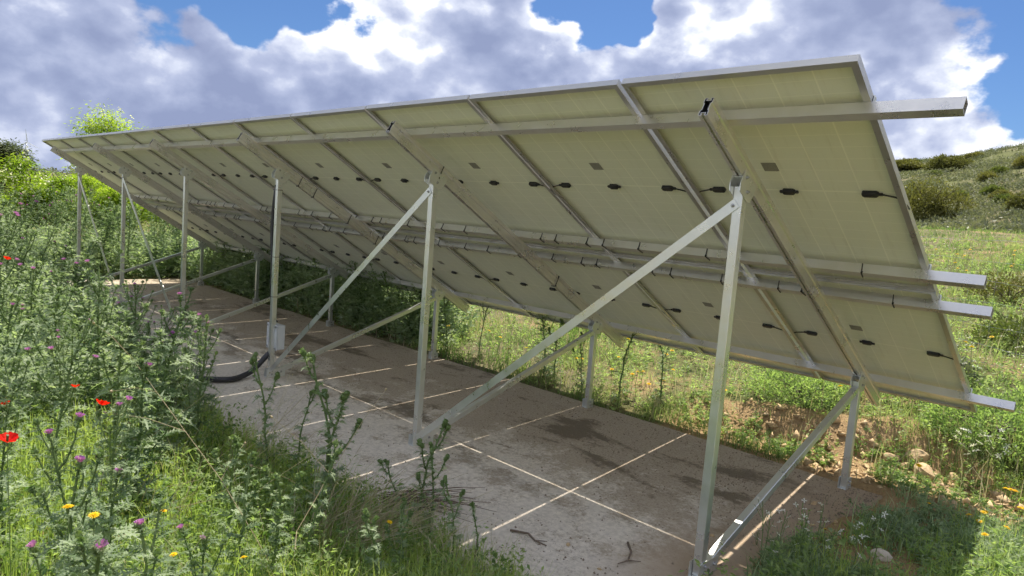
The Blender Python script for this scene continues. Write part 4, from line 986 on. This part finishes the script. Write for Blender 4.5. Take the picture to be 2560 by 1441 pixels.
while cnt < 150:
    r0_ = 5.6 * (24 / 5.6) ** fr.random(); a_ = math.radians(fr.uniform(-42, -2) if fr.random() < .8 else fr.uniform(-60, -42)); x = CAM[0] + r0_ * math.sin(a_); y = CAM[1] + r0_ * math.cos(a_)
    if y < 2.85 or float(bare(np.array([x]), np.array([y]))[0]) > .3 or fbm(np.array([x * .7]), np.array([y * .7]))[0] < .45: continue
    cnt += 1; put_flower('daisy', cnt % 3, x, y, fr.uniform(.16, .34), 'yellow daisy scattered in the sunlit meadow', 'daisy', 'yellow meadow daisies', 1.0 + .05 * r0_)
for k in range(26):
    x, y = fr.uniform(.15, 1.0), fr.uniform(1.9, 3.4)
    put_flower('daisy', k % 3, x, y, fr.uniform(.1, .2), 'yellow daisy in the sunny weeds at the right edge', 'daisy', 'yellow daisies at the right edge', 1.1)
for k, (x, y) in enumerate([(-.16, 3.62), (-.07, 3.66), (.02, 3.70), (.07, 3.60), (.12, 3.72), (-.02, 3.55), (.16, 3.62)]):
    put_flower('star', k % 3, x, y, fr.uniform(.34, .46), 'stalk of white star-shaped lilies in the clump beside the cut bank', 'lily', 'white lilies beside the bank', 1.5)
for k, (x, y) in enumerate([(-.62, 1.08), (-.55, 1.02), (-.50, .86), (-.46, 1.0), (-.40, .80), (-.36, 1.0), (-.31, .92), (-.28, 1.12), (-.22, 1.05), (-.10, 1.15), (-.05, 1.3), (-.42, 1.15), (-.02, 1.02)]):
    put_flower('rocket', k % 3, x, y, fr.uniform(.14, .34), 'white rocket flower in the dark weeds by the nearest leg', 'rocket', 'white rocket flowers by the first frame', 1.4)
# pale umbel heads along the meadow crest
x, y, r = polar(1300, 8, 34, -26, 10); ok = (y > 4.2) & (fbm(x * .4 + 1, y * .4) > .42); x, y, r = keep(ok, x, y, r); n = len(x)
P = np.stack([x, y, terr(x, y) + rng.uniform(.2, .45, n)], -1); P = np.repeat(P, 5, 0) + rng.normal(size=(n * 5, 3)) * np.array([.02, .02, .006]); d = rand_dirs(n * 5, -.1, .3)
V, F = diamonds(P, d, perp(d), np.full(n * 5, .016), np.full(n * 5, .013)); link('umbel_flowers', tri_mesh('umbel_flowers', V, F, M['petal_white']), None, None, 'tiny pale umbel flowers sprinkled over the rising meadow', 'flowers', None, 'stuff')

# low sprawling bushes on the bank
def bush(name, x, y, R0, hz, n, L, mat, label, cat, group=None, z=None, seed=1, stems=True, hollow=.55, lobes=1):
    r_ = np.random.default_rng(seed); z0 = terr1(x, y) if z is None else z
    d = unit(r_.normal(size=(n, 3))); d[:, 2] = np.abs(d[:, 2]); lump = 1 + .16 * np.sin(d[:, 0] * 5 + seed) * np.cos(d[:, 1] * 6 + seed * 2) + .10 * np.sin(d[:, 0] * 13 + d[:, 2] * 11) * np.cos(d[:, 1] * 14 + seed)
    rr = (hollow + (1 - hollow) * r_.random(n) ** .5) * lump
    P = d * rr[:, None] * np.array([R0, R0, hz])
    if lobes > 1:
        lc = r_.uniform(-.55, .55, (lobes, 3)) * np.array([R0, R0, 0]); ls = r_.uniform(.45, .8, lobes); ls[0] = .85; lc[0] *= .3; li = r_.integers(0, lobes, n); P = P * ls[li][:, None] + lc[li]
    g = unit(d + .8 * r_.normal(size=(n, 3)) + np.array([0, 0, .3])); s = unit(np.cross(g, unit(r_.normal(size=(n, 3)))))
    V, F = diamonds(P, g, s, L * r_.uniform(.6, 1.3, n), L * r_.uniform(.3, .6, n))
    e = link(name, None, None, T(x, y, z0 - .02), label, cat, group)
    tn = np.clip(.25 + .55 * (lump - .8) + .35 * r_.random(n), 0, 1)
    link('foliage', tri_mesh('foliage', V, F, mat, np.repeat(tn, 4)), e, WM[e])
    if stems:
        m_ = MB(); q_ = random.Random(seed)
        for k in range(9):
            a = q_.uniform(0, 6.28); e_ = q_.uniform(.4, .85); m_.tube([(0, 0, 0), (math.cos(a) * R0 * .3, math.sin(a) * R0 * .3, hz * .4), (math.cos(a) * R0 * e_, math.sin(a) * R0 * e_, hz * e_ * .8)], [R0 * .022, R0 * .016, R0 * .006], 4)
        link('branches', m_.mesh('branches', M['bark']), e, WM[e])
    return e
bush('low_bush', .02, 4.15, .62, .36, 6000, .036, M['herb'], 'sprawling green bush on top of the bank right of the short leg', 'bush', seed=4)
bush('low_bush', -1.55, 3.95, .50, .28, 4500, .034, M['herb'], 'low green bush on the bank left of the nearest brace', 'bush', seed=5)
bush('low_bush', .95, 4.4, .5, .36, 4500, .036, M['herb'], 'green bush at the right edge above the white lilies', 'bush', seed=6)
bush('low_bush', -.95, 4.6, .5, .26, 4000, .032, M['herb'], 'flat pale bush under the corner of the panels', 'bush', seed=7)
bush('dry_bush', -3.6, 6.6, .5, .28, 1300, .05, M['straw'], 'dry straw coloured bush in the meadow below the panel edge', 'bush', seed=8)
for k, (x, y, R0, hz, mt, lab) in enumerate([(-2.4, 5.6, .45, .26, 'herb', 'low green bush in the meadow under the long brace'), (-.4, 7.8, .6, .4, 'shrub_green', 'dull green bush right of the panel corner before the fence'), (.9, 8.2, .8, .5, 'shrub_green', 'larger green bush at the right edge before the fence'), (-1.2, 11.5, .7, .5, 'shrub_olive', 'olive bush in the upper meadow behind the fence'),
                                             (.4, 14.0, .9, .6, 'shrub_green', 'green bush in the upper meadow at the right edge'), (-5.5, 5.6, .5, .3, 'herb', 'low weed hummock beyond the hedge gap'), (-.9, 5.6, .5, .3, 'scrub', 'brownish dry bush below the lowest rail end'), (.4, 5.4, .5, .32, 'herb', 'leafy bush right of the lowest rail end')]):
    bush('meadow_bush', x, y, R0, hz, int(1500 + 900 * R0), .06, M[mt], lab, 'bush', seed=130 + k, hollow=.35)
def patch(n, x0, x1, y0, y1, thr, seed):
    x = rng.uniform(x0, x1, n); y = rng.uniform(y0, y1, n); f_ = fbm(x * 1.5 + seed, y * 1.5, 3) + .22 * ss(-.5, .25, x) - .25 * ss(2.0, 2.7, y); ok = f_ > thr
    x, y = keep(ok, x, y); return x, y, np.hypot(x - CAM[0], y - CAM[1])
x, y, r = patch(26000, -.62, 1.6, .35, 2.75, .40, 4); ok = (rng.random(len(x)) < .15 + .9 * ss(.4, .6, fbm(x * 5, y * 5, 3))) & (rng.random(len(x)) > bare(x, y)); x, y, r = keep(ok, x, y, r)
blades('shade_grass', x, y, .05 + .17 * rng.random(len(x)) ** 1.6, .003 + .004 * rng.random(len(x)), 'dark grass at the right end of the slab', 'grass', M['th_leaf'], 1.0, rng.random(len(x)) ** 1.2)
x, y, r = patch(2000, -.60, 1.6, .4, 2.7, .42, 4); x, y, r = keep(rng.random(len(x)) > bare(x, y), x, y, r)
weeds('shade_weeds', x, y, r, .13, .034, 18, M['th_leaf'], 'low grey green weeds in the shade at the right end of the slab', 'weeds')
x, y, r = patch(9000, .1, 2.4, 1.2, 4.2, .30, 9); x, y, r = keep(rng.random(len(x)) > bare(x, y), x, y, r)
blades('edge_grass', x, y, .05 + .16 * rng.random(len(x)) ** 1.5, .003 + .004 * rng.random(len(x)), 'sunlit grass at the right edge below the bank', 'grass', M['grass'], 1.0, rng.random(len(x)))
x = rng.normal(-.7, 1.0, 1200); y = 2.85 + np.abs(rng.normal(0, .7, 1200)); x, y = keep((fbm(x * 2.6 + 50, y * 2.6, 3) > .57) & (y > 2.8) & (x < 1.2), x, y); r = np.hypot(x - CAM[0], y - CAM[1])
weeds('bank_weeds', x, y, r, .075, .024, 20, M['herb'], 'small green herbs growing on the earth bank', 'weeds')
# loose clods on the bare earth
n = 3000; x = rng.normal(-.75, .95, n); y = 2.78 + np.abs(rng.normal(0, .62, n)); ok = (rng.random(n) < bare(x, y)) & ~on_slab(x, y); x, y = keep(ok, x, y); n = len(x); s_ = .003 + .042 * rng.random(n) ** 6
oct_ = np.array([[1, 0, 0], [0, 1, 0], [-1, 0, 0], [0, -1, 0], [0, 0, .8], [0, 0, -.6]]); V = np.stack([x, y, terr(x, y) + s_ * .25], -1)[:, None, :] + s_[:, None, None] * oct_[None] * rng.uniform(.6, 1.4, (n, 6, 1)) + s_[:, None, None] * .35 * rng.normal(size=(n, 6, 3))
b_ = np.arange(n)[:, None] * 6; F = np.concatenate([b_ + np.array([f]) for f in ([0, 1, 4], [1, 2, 4], [2, 3, 4], [3, 0, 4], [1, 0, 5], [2, 1, 5], [3, 2, 5], [0, 3, 5])])
link('loose_earth', tri_mesh('loose_earth', V.reshape(-1, 3), F, M['rock']), None, None, 'loose ochre clods below the cut bank', 'earth', None, 'stuff')

# ------------------------------------------------------------------ sheep fence
fz = link('wire_fence', None, None, T(-1.43, 6.59, terr1(-1.43, 6.59)), 'thin wire stock fence crossing the meadow behind the array', 'fence')
A_, B_ = Vector((-9.9, 11.1, 0)), Vector((3.4, 4.03, 0)); NS = 48
base = [A_.lerp(B_, k / NS) for k in range(NS + 1)]; gz = [terr1(p.x, p.y) for p in base]; gz = [sum(gz[max(0, k - 6):k + 7]) / len(gz[max(0, k - 6):k + 7]) for k in range(NS + 1)]
for hh in (.12, .32, .54, .78, 1.02, 1.24, 1.46):
    m_ = MB(); m_.tube([(p.x, p.y, z + hh + .012 * math.sin(k * 1.3 + hh * 9)) for k, (p, z) in enumerate(zip(base, gz))], .0021, 4); link('wire', m_.mesh('wire', M['wire']), fz)
for k in range(NS + 1):
    m_ = MB(); p = base[k]; m_.tube([(p.x, p.y, gz[k] + .12), (p.x + .02 * math.sin(k * 2.2), p.y, gz[k] + .8), (p.x, p.y, gz[k] + 1.46)], .0012, 4); link('stay_wire', m_.mesh('stay_wire', M['wire']), fz)
for k in (0, 15, 27, 47):
    m_ = MB(); p = base[k]; m_.tube([(p.x, p.y + .02, gz[k] - .2), (p.x, p.y + .02, gz[k] + 1.55)], .022, 8); link('post', m_.mesh('post', M['wire']), fz)

# ------------------------------------------------------------------ trees
def tree(name, x, y, H, spread, nleaf, L, leafmat, label, seed, crown0=.3, blossom=0, shape='round', lean=(0, 0), z=None):
    r_ = random.Random(seed); g_ = np.random.default_rng(seed); z0 = terr1(x, y) if z is None else z
    e = link(name, None, None, T(x, y, z0), label, 'tree'); m_ = MB(); tips = []
    def grow(p, d, L_, rad_, depth):
        pts_ = [p]; q_ = p.copy(); dd = d.copy()
        for k in range(4):
            dd = (dd + Vector((r_.gauss(0, .14), r_.gauss(0, .14), r_.gauss(.05, .08)))).normalized(); q_ = q_ + dd * L_ / 4; pts_.append(q_.copy())
        m_.tube(pts_, [rad_ * (1 - .13 * k) for k in range(5)], 6 if depth < 2 else 4, cap=False)
        if depth >= 1: tips.append((pts_[2], L_)); tips.append((pts_[3], L_))
        if depth >= 3: tips.append((pts_[4], L_)); return
        for k in range(r_.choice((3, 4)) if depth else 5):
            a = r_.uniform(0, 6.28); u = r_.uniform(.45, 1.0); b = pts_[min(4, 1 + int(u * 3.9))]
            nd = (dd * .55 + Vector((math.cos(a), math.sin(a), r_.uniform(-.05, .55))) * .8 * (spread / (H * .5)) ** .6).normalized()
            grow(b, nd, L_ * r_.uniform(.55, .8), rad_ * .55, depth + 1)
    grow(Vector((0, 0, -.1)), Vector((lean[0], lean[1], 1)).normalized(), H * .42, H * .022, 0)
    mw = WM[e]
    C = np.array([tuple(p) for p, _ in tips]); Ls = np.array([l for _, l in tips])
    ext = max(1e-6, np.abs(C[:, :2]).max()); kx = min(1.6, spread / ext); C[:, :2] *= kx; kz = H * .94 / C[:, 2].max(); C[:, 2] *= kz
    m_.v = [(p[0] * kx, p[1] * kx, p[2] * kz) for p in m_.v]; link('trunk', m_.mesh('trunk', M['bark'], True), e, mw)
    ids = g_.integers(0, len(C), nleaf); off = g_.normal(size=(nleaf, 3)) * (H * .042) * np.array([1.15, 1.15, .6]); P = C[ids] + off
    okk = P[:, 2] > H * crown0 * (.8 + .4 * g_.random(nleaf)); P = P[okk]; n = len(P)
    d = unit(off[okk] * np.array([1, 1, .3]) + .5 * H * .05 * g_.normal(size=(n, 3))); d[:, 2] -= .25; d = unit(d)
    s = unit(np.cross(d, np.array([0, 0, 1.])) + .45 * g_.normal(size=(n, 3))); s = unit(s - d * (s * d).sum(-1, keepdims=True))
    V, F = diamonds(P, d, s, L * g_.uniform(.6, 1.4, n), L * g_.uniform(.28, .5, n), .1)
    cl = g_.random(len(C))[ids][okk]; tn = np.clip(.5 * cl + .4 * g_.random(n) + .15 * (P[:, 2] / H), 0, 1)
    link('crown', tri_mesh('crown', V, F, leafmat, np.repeat(tn, 4)), e, mw)
    if blossom:
        ids = g_.integers(0, len(C), blossom); P = np.repeat(C[ids] + g_.normal(size=(blossom, 3)) * H * .05, 9, 0); P = P + g_.normal(size=P.shape) * np.array([.04, .04, .10]); P = P[P[:, 2] > H * crown0]
        d = rand_dirs(len(P), -1, .2); V, F = diamonds(P, d, perp(d), np.full(len(P), .06), np.full(len(P), .05)); link('blossom', tri_mesh('blossom', V, F, M['blossom']), e, mw)
    return e
def polar1(px_az, dist): a = math.radians(px_az); return CAM[0] + dist * math.sin(a), CAM[1] + dist * math.cos(a)
x, y = polar1(-74.7, 25.5); tree('locust_tree', x, y, 4.45, 1.15, 9000, .10, M['robinia'], 'tallest bright green locust tree topping the far end of the panels', 51, .35, 50)
x, y = polar1(-77.9, 20.5); tree('locust_tree', x, y, 2.55, 1.7, 16000, .080, M['robinia'], 'bright green locust tree with white blossom left of the far legs', 52, .1, 90)
x, y = polar1(-73.2, 20.0); tree('locust_tree', x, y, 2.35, 1.7, 14000, .080, M['robinia'], 'low bright green locust seen between the two farthest legs', 53, .08)
x, y = polar1(-80.9, 24.0); tree('locust_tree', x, y, 1.95, 1.5, 10000, .085, M['robinia'], 'low pale green locust at the left edge', 54, .05)
x, y = polar1(-79.2, 29.0); tree('locust_tree', x, y, 2.05, 1.5, 9000, .09, M['robinia'], 'hazy green locust behind the blossoming one', 55, .05)
x, y = polar1(-70.8, 22.0); tree('locust_tree', x, y, 1.9, 1.5, 9000, .085, M['robinia'], 'shaded locust bush under the far end of the panels', 56, .05)
x, y = polar1(-81.6, 33.0); tree('pine_tree', x, y, 3.5, 1.25, 20000, .11, M['pine'], 'dark green pine cut by the left edge of the picture', 57, .06)
for k, (az_, ds, R0, hz, lab) in enumerate([(-79.6, 40, 1.7, 1.9, 'grey brown thicket on the ridge left of the wind turbine'), (-81.0, 36, 1.8, 1.5, 'dull green scrub at the left edge under the pine'), (-77.4, 36, 1.8, 1.5, 'grey scrub behind the blossoming locust')]):
    x, y = polar1(az_, ds); bush('scrub_thicket', x, y, R0, hz, 3500, .14, M['scrub'], lab, 'bush', seed=60 + k)

# ------------------------------------------------------------------ shrubs on the hill
HS = [(-14.6, 59.2, 2.2, 3.9, 'olive', 'largest round olive-yellow shrub on the hillside'), (-24.3, 103.6, 3.0, 2.6, 'olive', 'olive shrub high on the slope above the largest one'), (-30.0, 106.5, 2.8, 1.8, 'olive', 'flat rusty shrub beside the panel edge near the skyline'),
      (-30.3, 110.9, 1.2, 1.5, 'green', 'dark shrub on the skyline next to the panel edge'), (-23.3, 112.6, 1.2, 1.4, 'olive', 'right one of two small round shrubs on the skyline'), (-24.4, 112.9, .8, 1.1, 'olive', 'left one of two small round shrubs on the skyline'), (-16.2, 86.1, 1.35, 1.6, 'olive', 'domed shrub in the middle of the slope'),
      (-16.4, 91.8, 1.2, 1.2, 'green', 'small green shrub above the domed one'), (-14.2, 93.4, 1.7, 1.8, 'olive', 'yellow green shrub high at the right edge'), (-13.3, 73.7, 1.2, 1.3, 'green', 'bright green shrub left of the rusty low one'), (-16.0, 74.5, .9, 1.2, 'green', 'small dark shrub right of the largest one'),
      (-11.9, 70.0, 1.2, 1.2, 'olive', 'rusty low shrub at mid slope'), (-11.1, 66.6, 1.0, 1.1, 'green', 'green shrub behind the fence wires'), (-8.6, 59.2, 1.4, 1.9, 'olive', 'olive shrub cut by the right edge above the fence'), (-24.3, 98.0, .9, .9, 'green', 'bright green bush below the high olive shrub')]
for k, (x, y, R0, hz, mt, lab) in enumerate(HS): bush('hill_shrub', x, y, R0 * (1.15 if k == 0 else .85), hz * (1.0 if k == 0 else .8), int(1500 + 3400 * R0), .12 + .05 * R0, M['shrub_' + mt], lab, 'shrub', seed=80 + k, hollow=.7, lobes=5 if k else 6)
# smaller scrub covering the hill as one mass
n = 7200; rr = rng.uniform(40, 150, n); aa = np.radians(rng.uniform(-26, 8, n)); x = CAM[0] + rr * np.sin(aa); y = CAM[1] + rr * np.cos(aa); ok = fbm(x * .11 + 5, y * .11 + 7) > .36; x, y, rr = keep(ok, x, y, rr); n = len(x); per = 44
R0 = rng.uniform(.35, 1.0, n) * (.6 + .6 * fbm(x * .2, y * .2)); C = np.repeat(np.stack([x, y, terr(x, y) - .05], -1), per, 0); Rr = np.repeat(R0, per)
d = rand_dirs(n * per, 0, 1); P = C + d * (Rr * (.6 + .4 * rng.random(n * per)))[:, None] * np.array([1.1, 1.1, .8]); g = unit(d + .8 * rng.normal(size=d.shape))
V, F = diamonds(P, g, perp(g), .20 * rng.uniform(.6, 1.5, n * per), .11 * rng.uniform(.6, 1.5, n * per))
link('hill_scrub', tri_mesh('hill_scrub', V, F, M['scrub'], np.repeat(np.clip(.7 * np.repeat(rng.random(n), per) + .35 * rng.random(n * per), 0, 1), 4)), None, None, 'low grey green scrub covering the hillside', 'scrub', None, 'stuff')
# far scrub along the left ridge
n = 420; rr = rng.uniform(38, 130, n); aa = np.radians(rng.uniform(-96, -70, n)); x = CAM[0] + rr * np.sin(aa); y = CAM[1] + rr * np.cos(aa); R0 = rng.uniform(.5, 1.3, n); C = np.repeat(np.stack([x, y, terr(x, y)], -1), 70, 0); Rr = np.repeat(R0, 70)
d = rand_dirs(n * 70, 0, 1); P = C + d * (Rr * (.6 + .4 * rng.random(n * 70)))[:, None]; g = unit(d + .8 * rng.normal(size=d.shape)); V, F = diamonds(P, g, perp(g), .25 * rng.uniform(.6, 1.5, n * 70), .14 * rng.uniform(.6, 1.5, n * 70))
link('ridge_scrub', tri_mesh('ridge_scrub', V, F, M['scrub'], np.repeat(rng.random(n * 70), 4)), None, None, 'far grey scrub on the low ridge at the left', 'scrub', None, 'stuff')

# ------------------------------------------------------------------ wind turbine on the far ridge
tx, ty = polar1(-79.85, 3000); hubz = 1.83 + 3000 * .0442 / math.hypot(.9834, .1762)
wt = link('wind_turbine', None, None, T(tx, ty, hubz - 95), 'far white wind turbine standing on the ridge at the left', 'wind turbine')
m_ = MB(); m_.tube([(tx, ty, hubz - 100), (tx, ty, hubz - 2)], [3.4, 2.3], 12); link('tower', m_.mesh('tower', M['white'], True), wt)
fwd = Vector((1, .25, 0)).normalized(); sd = Vector((-fwd.y, fwd.x, 0)); hc = Vector((tx, ty, hubz))
m_ = MB(); m_.tube([hc - fwd * 7, hc - fwd * 5, hc + fwd * 3, hc + fwd * 5], [1.2, 2.2, 2.2, 1.4], 8); link('nacelle', m_.mesh('nacelle', M['white'], True), wt)
for k in range(3):
    a = math.radians(93 + 120 * k + 4); d = sd * math.cos(a) + Vector((0, 0, 1)) * math.sin(a); p0 = hc + fwd * 5.5
    cs = d.cross(fwd); m_ = MB(); L = 45; vs = []
    for u, wd_ in ((0, 1.8), (.18, 3.2), (.6, 2.0), (1, .6)): vs += [p0 + d * L * u + cs * wd_ * .6 + fwd * .35 * wd_, p0 + d * L * u - cs * wd_ * .4 + fwd * .1, p0 + d * L * u - cs * wd_ * .4 - fwd * .1, p0 + d * L * u + cs * wd_ * .6 - fwd * .35 * wd_]
    m_.add(vs, [(4 * i_ + q_, 4 * i_ + (q_ + 1) % 4, 4 * i_ + 4 + (q_ + 1) % 4, 4 * i_ + 4 + q_) for i_ in range(3) for q_ in range(4)] + [(12, 13, 14, 15), (3, 2, 1, 0)]); link('blade', m_.mesh('blade', M['white']), wt)
